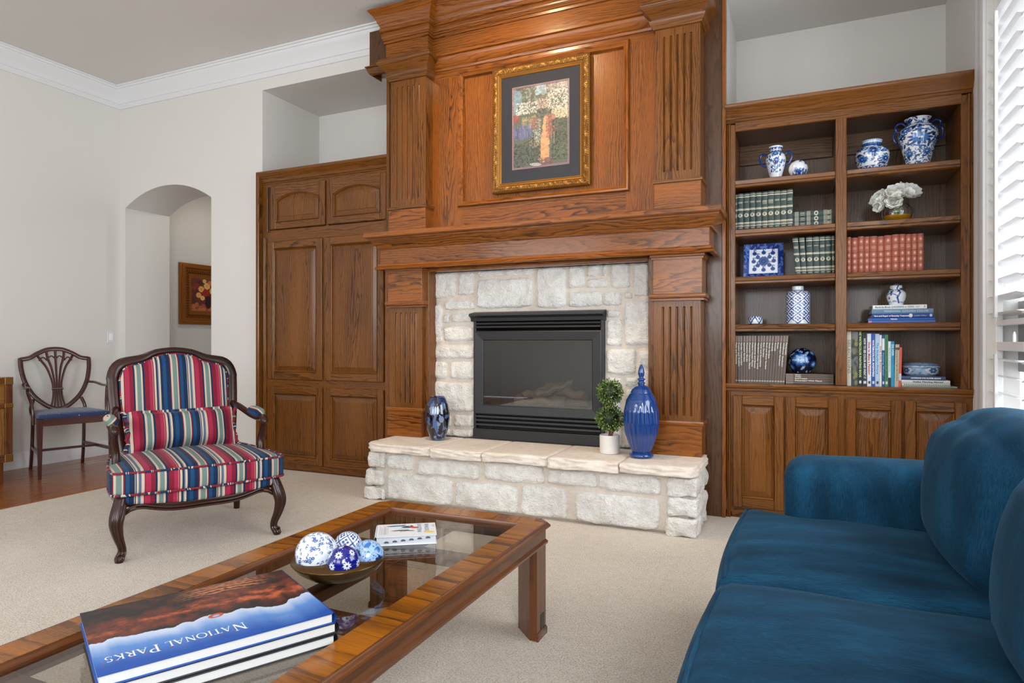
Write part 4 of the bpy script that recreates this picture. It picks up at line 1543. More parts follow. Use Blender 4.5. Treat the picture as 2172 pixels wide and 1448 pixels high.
for (z0, z1) in ((.165, .225), (.765, .823), (.585, .62)):
    mb = MB()
    bx(mb, FX - .06, FX + .006, CY1 - .056, CY1 + .003, z0, z1, b=.003)
    mb.build('corner_bracket', BRASS, cc)
for y in (CY0 + .08, CY1 - .08):
    for x_ in (-5.66, -6.1):
        mbox('foot', TABW, cc, x_ - .025, x_ + .025, y - .025, y + .025, 0.003, .166, 'z')

# ------------------------------------------------------------------ coffee table
ct = thing('coffee_table', 'wooden coffee table with banded veneer top and smoked glass panels', 'coffee table', (-1.25, 1.38, 0))
TX0, TX1, TY0, TY1, TZ = -1.632, -.880, .42, 2.315, .42
FWD = .086


def board4(x0, x1, y0, y1, m0, m1, along):
    """mitred flat board; m0/m1: inner edge shortening at the two ends"""
    if along == 'y':
        q = [(x0, y0), (x1, y0 + m0), (x1, y1 - m1), (x0, y1)]
    else:
        q = [(x0, y0), (x1, y0), (x1 - m1, y1), (x0 + m0, y1)]
    return q


ch_ = .035
c2 = ch_ / 2
for (poly, ax) in (([(TX0, TY0 + ch_), (TX0 + c2, TY0 + c2), (TX0 + FWD, TY0 + FWD), (TX0 + FWD, TY1 - FWD), (TX0 + c2, TY1 - c2), (TX0, TY1 - ch_)], 'x'), ([(TX1, TY0 + ch_), (TX1, TY1 - ch_), (TX1 - c2, TY1 - c2), (TX1 - FWD, TY1 - FWD), (TX1 - FWD, TY0 + FWD), (TX1 - c2, TY0 + c2)], 'x'),
                   ([(TX0 + ch_, TY1), (TX0 + c2, TY1 - c2), (TX0 + FWD, TY1 - FWD), (TX1 - FWD, TY1 - FWD), (TX1 - c2, TY1 - c2), (TX1 - ch_, TY1)], 'y'), ([(TX0 + ch_, TY0), (TX1 - ch_, TY0), (TX1 - c2, TY0 + c2), (TX1 - FWD, TY0 + FWD), (TX0 + FWD, TY0 + FWD), (TX0 + c2, TY0 + c2)], 'y')):
    v, f = extrude(poly, lambda u, w, h: (u, w, h), TZ - .022, TZ)
    MB().add(v, f, ax, tilt=.25).build('top_frame', VENE, ct)
ch_ = .035
EX = [(TX0, TY0 + ch_), (TX0, TY1 - ch_), (TX0 + ch_, TY1), (TX1 - ch_, TY1), (TX1, TY1 - ch_), (TX1, TY0 + ch_), (TX1 - ch_, TY0), (TX0 + ch_, TY0)][::-1]
mb = MB()
mould(mb, [(-.03, TZ - .0212), (.0, TZ - .0005), (.006, TZ - .001), (.010, TZ - .006), (.016, TZ - .009), (.017, TZ - .016), (.008, TZ - .022), (.002, TZ - .026), (-.03, TZ - .026)], EX, True)
mb.build('edge_moulding', TABW, ct)
mb = MB()
AX = [(TX0 + .004, TY0 + .03), (TX0 + .004, TY1 - .03), (TX0 + .03, TY1 - .004), (TX1 - .03, TY1 - .004), (TX1 - .004, TY1 - .03), (TX1 - .004, TY0 + .03), (TX1 - .03, TY0 + .004), (TX0 + .03, TY0 + .004)][::-1]
mould(mb, [(-.02, .335), (.004, .335), (.009, .339), (.010, .347), (.005, .352), (.001, .355), (.001, .396), (-.02, .396)], AX, True, smooth=False)
mb.build('apron', TABW, ct)
IN = [(TX0 + FWD, TY0 + FWD), (TX0 + FWD, TY1 - FWD), (TX1 - FWD, TY1 - FWD), (TX1 - FWD, TY0 + FWD)]
mb = MB()
mould(mb, [(-.012, TZ - .05), (.006, TZ - .05), (.006, TZ - .012), (.003, TZ - .002), (-.004, TZ - .001), (-.012, TZ - .004)], IN, True)
mb.build('inner_moulding', TABW, ct)
for y in (1.875, 1.335, .80):
    mbox('cross_bar', TABW, ct, TX0 + .02, TX1 - .02, y - .03, y + .03, .362, .396, 'x')
mbox('centre_bar', TABW, ct, -1.285, -1.235, .50, 2.24, .362, .397, 'y')
mbox('glass_pane', GLASS_TABLE, ct, TX0 + FWD - .004, TX1 - FWD + .004, TY0 + FWD - .004, TY1 - FWD + .004, .398, .405, b=0)
for (sx, sy, x_, y) in ((1, 1, TX1 - .004, TY1 - .004), (-1, 1, TX0 + .004, TY1 - .004), (1, -1, TX1 - .004, TY0 + .004), (-1, -1, TX0 + .004, TY0 + .004)):
    q = [(0, -.022), (-.022, 0), (-.11, 0), (-.11, -.03), (-.03, -.11), (0, -.11)]
    poly = [(x_ + sx * a, y + sy * b_) for a, b_ in q]
    if sx * sy < 0:
        poly = poly[::-1]
    v, f = extrude(poly, lambda u, w, h: (u, w, h), 0, .40)
    lg = MB().add(v, f, 'z').build('leg', TABW, ct)
    mb = MB()
    path = [(x_ + sx * a, y + sy * b_) for a, b_ in ((0, -.115), (0, -.022), (-.022, 0), (-.115, 0))]
    if sx * sy > 0:
        pass
    else:
        path = path[::-1]
    mould(mb, [(0, .0), (-.006, .0), (-.006, .022), (-.002, .028), (0, .028)] if False else [(0, 0), (.006, 0), (.006, .02), (.002, .027), (0, .027)], path)
    mb.build('foot_moulding', TABW, lg)
    if sx > 0 and sy > 0:
        mbox('metal_plate', DARKH, lg, x_ - .001, x_ + .0015, y - .075, y - .04, .03, .085, b=.001)

# ------------------------------------------------------------------ sofa
so = thing('sofa', 'deep blue chenille sofa with loose cushions in front of the window', 'sofa', (.25, 1.4, 0))
SY1, SY0 = 2.80, .06


def sbox(name, c, h, r, bulge=(0, 0, 0), n=12, fn=None, M=None, mat=VELVET, swap=False):
    v, f, g = softbox(c, h, r, n, bulge, fn, M)
    if swap:
        g = [(p[2], p[0], p[1]) for p in g]
    o0 = R.uniform(0, 9)
    g = [(p[0] + o0, p[1] + o0, p[2]) for p in g]
    return MB().add(v, f, gc=g, smooth=True).build(name, mat, so, ang=180)


sbox('base', (.30, (SY0 + SY1) / 2, .16), (.44, (SY1 - SY0) / 2 - .03, .13), .03)
sbox('back', (.68, (SY0 + SY1) / 2, .42), (.13, (SY1 - SY0) / 2 - .02, .40), .09)


def armfn(w, p):
    # rolled arm: fuller at the top, with soft creases
    s = 1 + .10 * max(0, p[2])
    d = nz(w.x * 2, w.y, w.z, 9) * .006
    return (w.x + d * p[0], w.y * s + d, w.z + d * .5)


for y in (2.665, .19):
    sbox('arm', (.36, y, .375), (.415, .125, .290), .075, (.008, .012, .010), 14, armfn, swap=True)
cy = [(2.615, 1.835), (1.835, 1.06), (1.06, .29)]
for i, (b_, a) in enumerate(cy):
    sd = R.uniform(0, 30)

    def cfn(w, p, i=i, sd=sd):
        fr_ = max(0.0, min(1.0, (-p[0] - .55) / .4))
        y_ = w.y
        if i == 0 and p[1] > 0:
            y_ += .085 * fr_ * p[1] ** 2
        if i == 2 and p[1] < 0:
            y_ -= .085 * fr_ * p[1] ** 2
        z_ = w.z + nz(w.x + sd, w.y, 1, 4) * .008 * max(0, p[2])
        x_ = w.x - .012 * (1 - p[1] ** 2) * max(0, -p[0]) - .018 * (1 - p[2] ** 2) * max(0, -p[0]) ** 3
        return (x_, y_, z_)
    sbox('seat_cushion', (.165, (a + b_) / 2, .375), (.365, (b_ - a) / 2 - .003, .085), .035, (.006, .004, .035), 16, cfn)
    mb = MB()
    for z in (.448, .308):
        pts = []
        for k in range(13):
            t = -1 + 2 * k / 12
            yy = (a + b_) / 2 + t * ((b_ - a) / 2 - .035)
            if i == 0 and t > 0:
                yy += .085 * t * t
            if i == 2 and t < 0:
                yy -= .085 * t * t
            pts.append((.165 - .365 - .006 - .012 * (1 - t * t) + .012, yy, z))
        addtube(mb, pts, .006, 6)
    mb.build('cording', VELVET, so, ang=180)
    Mb = Matrix.Rotation(math.radians(7), 3, 'Y')

    def bfn(w, p, sd=sd):
        d = nz(w.y * 1.5 + sd, w.z * .7, w.x, 7) * .010 + nz(w.y * 3 + sd, w.z, 2, 12) * .004
        zt = -.075 * abs(p[1]) ** 3 * max(0, p[2])
        pin = .075 * abs(p[1]) ** 4 * max(0, -p[0])
        return (w.x + d * p[0] + pin, w.y + d * .3, w.z + zt + d * .4)
    sbox('back_cushion', (.545, (a + b_) / 2 - (.045 if i == 1 else 0), .655), (.165, (b_ - a) / 2 - .004 - (.03 if i == 1 else 0), .235), .125, (.045, .004, .018), 16, bfn, Mb, swap=True)
for (x_, y) in ((-.06, 2.6), (-.06, .2), (.7, 2.6), (.7, .2)):
    mb = MB()
    lathe(mb, [(.018, 0), (.024, .04)], 12, (x_, y, 0))
    mb.build('foot', WALN, so)

# ------------------------------------------------------------------ blue-and-white porcelain
B1, B2, B3, WH = (14, 66, 138), (56, 118, 184), (8, 36, 92), (228, 234, 242)


def porc(name, label, cat, loc, prof, img, n=None, group=None, ny=None, sx=1.0, sy=1.0, mat=None):
    t = thing(name, label, cat, loc, group=group)
    h, w = img.a.shape[:2]
    mb = MB()
    lathe(mb, resample(prof, h), w, loc, col=img.a, sx=sx, sy=sy)
    mb.build('body', mat or PORC, t, ang=70)
    return t


def sprays(im, y0, y1, n, r, cols=(B1, B2, B3), rr=R):
    """dense all-over flowers, leaves and scrolls"""
    for _ in range(n):
        x_, y_ = rr.uniform(0, im.w), rr.uniform(y0, y1)
        k = rr.random()
        c = rr.choice(cols)
        a = rr.uniform(0, 6.3)
        if k < .22:
            im.flower(x_, y_, r, rr.choice((5, 6, 8)), c, WH if rr.random() < .5 else B3, a)
        elif k < .7:
            im.leaf(x_, y_, r * 1.7, r * .7, a, c)
        else:
            im.curl(x_, y_, r * .7, a, rr.choice((-4, 4)), max(1.0, r * .22), c)


# sphere on a small dark stand, top left bay
S1, S2, S3, S4 = SHZ
im = Img(110, 60, (226, 230, 240))
for (x_, y_) in ((62, 40), (40, 44), (74, 34), (12, 40), (95, 42)):
    im.flower(x_, y_ + 6, 4.2, 6, B2, B3)
    im.leaf(x_ - 5, y_ + 2, 6, 2.4, .8, B1)
for i in range(26):
    x_ = 55 + R.gauss(3, 9)
    im.flower(x_, 14 + R.uniform(0, 14) - abs(x_ - 57) * .25, R.uniform(2, 4), 5, R.choice((B1, B2, B2)), None)
    im.leaf(x_, 12 + R.uniform(0, 12), 5, 1.8, R.uniform(.4, 2.6), B1)
r_ = .056
q = thing('porcelain_sphere', 'white ball painted with blue flowers on a dark stand, topmost shelf', 'ornament', (-.018, 4.42, S1))
mb = MB()
lathe(mb, [(.050, 0), (.054, .004), (.054, .010), (.030, .012)], 24, (-.018, 4.42, S1))
mb.build('stand', plain('dark_stand', (26, 26, 30), .4), q)
mb = MB()
lathe(mb, resample([(.001, 0)] + [(r_ * math.sin(a * PI / 24), r_ - r_ * math.cos(a * PI / 24)) for a in range(1, 24)] + [(.0005, 2 * r_)], 60), 110, (-.018, 4.42, S1 + .010), col=im.a)
mb.build('ball', PORC, q, ang=180)

# two-handled vase, top left bay
im = Img(150, 130, WH)
im.rect(0, 150, 0, 7, B1)
im.rect(0, 150, 10, 12, B2)
for k in range(10):
    im.flower(k * 15, 4, 3, 5, WH, None)
for (x_, y_, s) in ((75, 84, 9), (78, 62, 8), (70, 96, 5)):
    im.flower(x_, y_, s, 7, B1, (190, 205, 235))
    im.flower(x_, y_, s * .6, 6, B2, WH)
for _ in range(26):
    a = R.uniform(0, 6.28)
    im.blob(75 + math.cos(a) * R.uniform(12, 24), 74 + math.sin(a) * R.uniform(14, 34), 2.6, 2.8, 0, R.choice((B1, B3, B2)))
im.line([(75, 28), (73, 40), (76, 54)], 1.5, B1)
for (x_, y_, a) in ((75, 30, 2.4), (75, 34, .6), (74, 42, 2.6), (76, 40, .5), (74, 26, .2)):
    im.leaf(x_, y_, 13, 3.6, a, B2)
for (x_, y_) in ((64, 42), (86, 44), (90, 32), (62, 30)):
    im.blob(x_, y_, 3.4, 3.4, 0, B1)
sprays(im, 24, 88, 60, 4.4)
im.rect(0, 150, 93, 108, B1)
for k in range(12):
    im.flower(k * 12.5 + 6, 100.5, 4.8, 4, WH, B2)
im.rect(0, 150, 89, 91, B2)
prof = [(.033, 0), (.036, .006), (.033, .016), (.036, .03), (.050, .085), (.059, .125), (.060, .145), (.052, .168), (.036, .183), (.034, .192), (.040, .214), (.0425, .220), (.038, .221), (.034, .19)]
vz = porc('handled_vase', 'slim white vase with blue flowers and two curled handles', 'vase', (-.148, 4.42, S1), prof, im)
for k in (-1, 1):
    mb = MB()
    addtube(mb, crv([(-.148 + k * .053, 4.42, S1 + .168), (-.148 + k * .072, 4.42, S1 + .182), (-.148 + k * .090, 4.42, S1 + .170), (-.148 + k * .091, 4.42, S1 + .140), (-.148 + k * .076, 4.42, S1 + .112), (-.148 + k * .054, 4.42, S1 + .098)], 4), .0065, 8)
    mb.build('handle', plain('blue_glaze', (12, 52, 120), .15) if 'blue_glaze' not in bpy.data.materials else bpy.data.materials['blue_glaze'], vz)
BLUEG = bpy.data.materials['blue_glaze']

# ginger jar, top right bay
im = Img(170, 120, WH)
sprays(im, 20, 84, 90, 6)
for (x_, y_) in ((85, 58), (112, 70), (60, 70), (30, 55), (142, 56), (108, 36), (66, 36)):
    im.blob(x_, y_, 10.5, 10.5, 0, WH)
    im.flower(x_, y_, 11, 10, B2, B1, 0, .2)
    im.flower(x_, y_, 6, 8, B1, WH)
sprays(im, 22, 82, 120, 3.6)
im.rect(0, 170, 0, 18, B1)
for k in range(14):
    im.blob(k * 12.1 + 6, 9, 4.6, 7.4, 0, WH)
    im.blob(k * 12.1 + 6, 9, 3.2, 5.6, 0, B1)
im.rect(0, 170, 84, 96, B1)
for k in range(22):
    im.leaf(k * 7.7, 90, 6, 3, .5, B2)
im.rect(0, 170, 98, 112, (200, 214, 236))
for k in range(34):
    im.line([(k * 5, 100), (k * 5, 110)], 1, B2)
prof = [(.070, 0), (.072, .006), (.080, .04), (.0915, .085), (.094, .108), (.086, .135), (.064, .154), (.054, .160), (.052, .166), (.054, .190), (.058, .194), (.054, .195), (.048, .17)]
porc('porcelain_jar', 'squat blue and white jar without a lid, beside the tall handled urn', 'jar', (.388, 4.44, S1), prof, im)

# large double-handled urn, top right bay
im = Img(190, 190, WH)
sprays(im, 8, 172, 250, 7.5)
for (x_, y_, s) in ((95, 92, 22), (70, 120, 11), (126, 130, 12), (96, 150, 11), (50, 75, 11), (140, 80, 11), (110, 50, 12), (72, 46, 11), (20, 110, 16), (170, 100, 16)):
    im.blob(x_, y_, s * 1.05, s, 0, WH)
    im.flower(x_, y_, s, 11, B1, B3, 0, .16)
    im.flower(x_, y_, s * .62, 8, B2, WH, .3)
sprays(im, 6, 168, 330, 4.4)
for k in range(14):
    im.flower(k * 13.6, 10, 7, 4, B2, B1)
im.rect(0, 190, 176, 179, B1)
im.rect(0, 190, 183, 186, B2)
prof = [(.058, 0), (.060, .004), (.058, .02), (.075, .09), (.097, .17), (.103, .205), (.098, .232), (.080, .252), (.062, .262), (.056, .275), (.060, .288), (.068, .297), (.070, .301), (.064, .300), (.054, .28)]
ur = porc('porcelain_urn', 'large blue and white urn with looped double handles, top right shelf', 'urn', (.628, 4.46, S1), prof, im)
for k in (-1, 1):
    mb = MB()
    for pts in ([(.058, .262), (.085, .285), (.112, .276), (.112, .248), (.098, .232)], [(.100, .240), (.122, .232), (.124, .200), (.114, .176), (.103, .172)]):
        addtube(mb, crv([(.628 + k * a, 4.46, S1 + b_) for a, b_ in pts], 5), .006, 8)
    mb.build('handle', BLUEG, ur)

# tall lattice jar and small lattice cup, left bay
im = Img(160, 150, WH)


def lattice(im, x0, x1, y0, y1, px_, py_, w=2.6):
    n = int(round((x1 - x0) / px_))
    m = int((y1 - y0) / py_) + 2
    for i in range(-m, n + m):
        im_a = [(x0 + i * px_ + s * px_ / 2 * d, y0 + s * py_ / 2) for d in (1, -1) for s in (0,)]
        for d in (1, -1):
            pts = [(x0 + i * px_ + d * s * px_ / 2, y0 + s * py_ / 2) for s in range(0, 2 * m)]
            pts = [p for p in pts if p[1] <= y1 + py_ / 2]
            im.line(pts, w, B1)
    for j in range(0, 2 * m):
        for i in range(n):
            cx_, cy_ = x0 + i * px_ + (px_ / 2 if j % 2 == 0 else 0), y0 + j * py_ / 2
            if y0 < cy_ < y1:
                for a in (0, PI / 2, PI, 1.5 * PI):
                    im.blob(cx_ + math.cos(a) * px_ * .16, cy_ + math.sin(a) * py_ * .16, px_ * .10, py_ * .10, PI / 4, B1)


lattice(im, 0, 160, 4, 122, 160 / 6, 34, 2.8)
im.rect(0, 160, 124, 132, B1)
for k in range(27):
    im.blob(k * 6, 128, 2.2, 2.2, 0, WH)
im.rect(0, 160, 133, 150, WH)
prof = [(.066, 0), (.070, .004), (.0705, .012), (.0705, .185), (.068, .196), (.058, .205), (.036, .210), (.034, .214), (.034, .236), (.032, .238), (.028, .236)]
porc('lattice_jar', 'tall cylindrical jar with blue diamond lattice and plain white neck', 'jar', (-.020, 4.42, S4), prof, im)
im = Img(120, 40, WH)
lattice(im, 0, 120, 3, 34, 24, 28, 3)
im.rect(0, 120, 0, 3, B1)
im.rect(0, 120, 36, 38, B2)
prof = [(.036, 0), (.042, .006), (.044, .02), (.044, .034), (.040, .050), (.036, .053), (.033, .050), (.034, .03), (.001, .012)]
porc('lattice_cup', 'small round blue lattice cup standing on the shelf by itself', 'cup', (-.268, 4.40, S4), prof, im)

# dark ball with peony, lowest left bay
im = Img(150, 90, (12, 18, 44))
for _ in range(60):
    im.curl(R.uniform(0, 150), R.uniform(4, 86), R.uniform(2, 4), R.uniform(0, 6), R.choice((-4, 4)), 1.1, (170, 190, 226))
for (x_, y_, s) in ((72, 46, 18), (98, 34, 9), (52, 26, 9), (100, 62, 8), (30, 55, 12), (125, 50, 13), (8, 40, 12), (60, 74, 8)):
    im.blob(x_, y_, s, s, 0, (12, 18, 44))
    for rr_ in (1, .72, .45):
        im.flower(x_, y_, s * rr_, 9, {1: B1, .72: B2, .45: (150, 186, 230)}[rr_], None, rr_ * 3, .26)
for _ in range(50):
    im.curl(R.uniform(0, 150), R.uniform(4, 86), R.uniform(2, 3.4), R.uniform(0, 6), R.choice((-4, 4)), .9, (190, 206, 232))
r_ = .083
prof = resample([(.02, 0), (.05, .004)] + [(r_ * math.sin(a * PI / 20), .079 - .079 * math.cos(a * PI / 20)) for a in range(6, 20)] + [(.001, .158)], 90)
porc('peony_ball', 'dark navy ball painted with pale blue peonies on the stacked brown books', 'ornament', (.004, 4.45, .9015), prof, im)

# small lidded ginger jar on the blue books
im = Img(120, 90, WH)
im.line([(64, 8), (60, 26), (66, 42), (60, 62), (66, 74)], 4, B1)
im.line([(62, 30), (48, 40), (36, 36)], 2.4, B1)
im.line([(64, 48), (80, 58), (92, 54)], 2.4, B1)
for _ in range(44):
    im.blob(R.gauss(42, 10), R.gauss(46, 9), 2, 2, 0, R.choice((B1, B3, B2)))
    im.blob(R.gauss(86, 8), R.gauss(56, 7), 2, 2, 0, R.choice((B1, B3, B2)))
    im.blob(R.uniform(0, 30), R.uniform(14, 66), 2, 2, 0, B1)
for k in range(24):
    im.leaf(k * 5, 6 + R.uniform(0, 5), 7, 2, R.uniform(0, 3), B1)
im.rect(0, 120, 72, 80, B1)
for k in range(15):
    im.blob(k * 8, 76, 2.2, 2.4, 0, WH)
gz = 1.3125
prof = [(.034, 0), (.036, .004), (.046, .03), (.052, .055), (.050, .074), (.038, .090), (.029, .095), (.029, .100), (.034, .101), (.034, .106), (.031, .118), (.014, .126), (.001, .127)]
porc('ginger_jar', 'small lidded jar painted with a blue tree on the blue book stack', 'jar', (.512, 4.42, gz), prof, im)

# oval lidded box
im = Img(150, 70, (150, 176, 204))
for _ in range(260):
    im.leaf(R.uniform(0, 150), R.uniform(0, 70), R.uniform(3, 7), 2, R.uniform(0, 6), R.choice(((60, 104, 150), (40, 84, 136), (190, 206, 222), (90, 130, 170))))
im.rect(0, 150, 29, 32, (60, 96, 140))
im.rect(0, 150, 0, 3, (206, 216, 228))
for x_ in (50, 90):
    im.blob(x_, 16, 10, 9, 0, (206, 216, 228))
    im.flower(x_, 16, 7, 6, (60, 104, 150), None)
prof = [(.074, 0), (.080, .004), (.088, .010), (.092, .030), (.092, .046), (.097, .048), (.097, .056), (.090, .066), (.055, .076), (.001, .080)]
porc('oval_box', 'low oval blue and white box with a lid on the flat book stack', 'box', (.640, 4.44, .9010), prof, im, sy=.72)

# square plate leaning on its stand
im = Img(96, 90, (24, 50, 130))
for _ in range(70):
    e = R.choice((0, 1, 2, 3))
    t = R.uniform(0, 1)
    x_, y_ = ((t * 96, 7), (t * 96, 83), (7, t * 90), (89, t * 90))[e]
    im.leaf(x_, y_, 10, 4, R.uniform(0, 6), (88, 120, 190))
im.rect(14, 82, 13, 77, WH)
im.rect(12, 14, 13, 77, B2)
im.rect(82, 84, 13, 77, B2)
for (x_, y_) in ((26, 24), (70, 24), (26, 66), (70, 66), (48, 22), (48, 68), (24, 45), (72, 45), (34, 34), (62, 34), (34, 56), (62, 56)):
    im.blob(x_, y_, 5.5, 5.2, 0, (30, 70, 140))
    im.curl(x_, y_ + 7, 4, 0, 4, 1.6, (30, 70, 140))
im.blob(48, 45, 13, 13, 0, WH)
im.flower(48, 45, 13, 10, (40, 84, 150), (120, 150, 196))
im.flower(48, 45, 7, 8, (22, 56, 120), (40, 110, 150))
pt = thing('square_plate', 'square blue plate with a white floral centre propped on the shelf', 'plate', (-.222, 4.44, S3))
mb = MB()
Lp, Hp = .118, .218


def plate3(s, t):
    u, w = 2 * s - 1, 2 * t - 1
    e = max(abs(u), abs(w))
    d = .022 if e < .70 else .022 * (1 - (e - .70) / .30)
    k = 1 - .10 * 0
    return (-.222 + u * Lp, 4.40 + d * .95 + (t * Hp) * .22, S3 + .004 + t * Hp - d * .2)


grid(mb, im, plate3)
mb.build('dish', PORC, pt, ang=180)
v, f = extrude([(-Lp, 0), (Lp, 0), (Lp, Hp), (-Lp, Hp)], lambda u, w, h: (-.222 + u * (1 - h * 14) * .97, 4.4035 + h + w * .22, S3 + .003 + w * .98), .0225, .027)
MB().add(v, f).build('dish_back', BLUEG, pt)
mb = MB()
for k in (-.05, .05):
    addtube(mb, [(-.222 + k, 4.395, S3 + .008), (-.222 + k, 4.40, S3 + .003), (-.222 + k, 4.52, S3 + .003), (-.222 + k, 4.49, S3 + .13)], .003, 6)
mb.build('stand', plain('wire_stand', (30, 28, 28), .4), pt)

# flower bowl
fv = thing('flower_vase', 'round glass bowl of white silk blooms in amber water', 'vase', (.517, 4.42, S2))
c0 = (.517, 4.42, S2)
prof = [(.035, .001), (.055, .006), (.074, .028), (.081, .055), (.077, .082), (.060, .103), (.052, .108)]
mb = MB()
lathe(mb, resample(prof, 20), 32, c0, caps=False)
mb.build('bowl', GLASS_VASE, fv, ang=180)
mb = MB()
lathe(mb, [(.034, .004), (.054, .009), (.071, .028), (.076, .040), (.0005, .0402)], 32, c0)
mb.build('water', AMBER, fv, ang=60)
for k in range(5):
    a = k * 1.3
    mb = MB()
    addtube(mb, crv([(c0[0] + .04 * math.cos(a + 2), c0[1] + .04 * math.sin(a + 2), S2 + .012), (c0[0] + .01 * math.cos(a), c0[1] + .01 * math.sin(a), S2 + .06), (c0[0] + .03 * math.cos(a), c0[1] + .03 * math.sin(a), S2 + .13)], 4), .0035, 6)
    mb.build('flower_stem', STEM, fv)
for (dx, dy, dz, r_) in ((-.012, -.045, .165, .062), (.052, -.02, .172, .066), (-.082, -.01, .145, .056), (.015, .045, .19, .06), (-.05, .04, .175, .05), (-.02, -.06, .115, .045), (-.085, -.03, .10, .038)):
    r_ *= 1.16
    cc_ = Vector((c0[0] + dx * 1.08, c0[1] + dy, S2 + dz))
    mb = MB()
    ax_ = Vector((dx, dy - .06, dz - .09)).normalized()
    tq = Vector((0, 0, 1)).rotation_difference(ax_)
    for ring in range(5):
        npt = (9, 8, 7, 5, 4)[ring]
        for k in range(npt):
            a = 2 * PI * k / npt + ring * .55 + R.uniform(-.2, .2)
            op = (1.45, 1.05, .75, .5, .3)[ring] + R.uniform(-.08, .08)
            Ls = r_ * (1.0, .98, .9, .8, .66)[ring] * R.uniform(.92, 1.06)
            ruf, rp = R.uniform(.02, .05), R.uniform(0, 6)
            vs = []
            for i in range(7):
                t = i / 6
                for j in range(7):
                    s_ = -1 + j / 3
                    te = t * (1 - .22 * s_ * s_)
                    wd = Ls * .50 * math.sin((.10 + .72 * t) * PI) ** .8
                    th = op * (1 - .55 * te * te)
                    rad = Ls * (te * math.sin(op) * .9 if ring < 2 else te * math.sin(th)) + .003
                    hgt = Ls * te * math.cos(th) - .30 * r_ + Ls * .16 * s_ * s_ * t - (Ls * .22 * te ** 3 if ring < 2 else 0)
                    hgt += Ls * ruf * math.sin(s_ * 4 + rp) * t * t
                    p = Vector((rad * math.cos(a) - s_ * wd * math.sin(a), rad * math.sin(a) + s_ * wd * math.cos(a), hgt))
                    vs.append(tuple(cc_ + tq @ p))
            fs = [(i * 7 + j, i * 7 + j + 1, (i + 1) * 7 + j + 1, (i + 1) * 7 + j) for i in range(6) for j in range(6)]
            mb.add(vs, fs, gc=vs, smooth=True)
    mb.build('flower_bloom', PETAL, fv, ang=180)

# ------------------------------------------------------------------ hearth ornaments
vv = thing('mottled_vase', 'mottled dark blue glass vase on the left of the hearth', 'vase', (-2.362, 3.985, .402))
mb = MB()
pr = [(.038, 0), (.050, .006), (.075, .07), (.088, .14), (.088, .19), (.076, .255), (.058, .295), (.050, .306), (.052, .312), (.047, .312), (.044, .30), (.06, .26), (.07, .15), (.03, .02)]
lathe(mb, resample(pr, 44), 40, (-2.362, 3.985, .402))
mb.build('glass_body', MOTTLE, vv, ang=180)

jr = thing('ribbed_jar', 'tall cobalt blue ribbed jar with a pointed finial lid', 'jar', (-.885, 3.895, .402))
c0 = (-.885, 3.895, .402)
mb = MB()
lathe(mb, resample([(.058, 0), (.070, .003), (.074, .012), (.070, .022), (.058, .028), (.054, .032)], 14), 40, c0)
jb = mb.build('foot_ring', COBALT, jr, ang=180)
mb = MB()
pr = resample([(.056, .030), (.075, .075), (.098, .14), (.108, .21), (.105, .28), (.090, .345), (.066, .388)], 40)
lathe(mb, pr, 160, c0, ripple=lambda u, t: 1 - .085 * (1 - abs(math.sin(u * PI * 20 + t * 1.3)) ** .8) * math.sin(min(1, t * 1.1 + .12) * PI) ** .6)
mb.build('ribbed_body', COBALT, jr, ang=180)
mb = MB()
lathe(mb, resample([(.066, .386), (.064, .392), (.056, .410), (.036, .428), (.020, .434), (.017, .438), (.0225, .444), (.023, .450), (.015, .455), (.015, .460), (.0225, .467), (.0225, .473), (.014, .478), (.013, .482), (.018, .495), (.0195, .510), (.016, .532), (.008, .552), (.001, .560)], 60), 32, c0)
mb.build('finial_lid', COBALT, jr, ang=180)

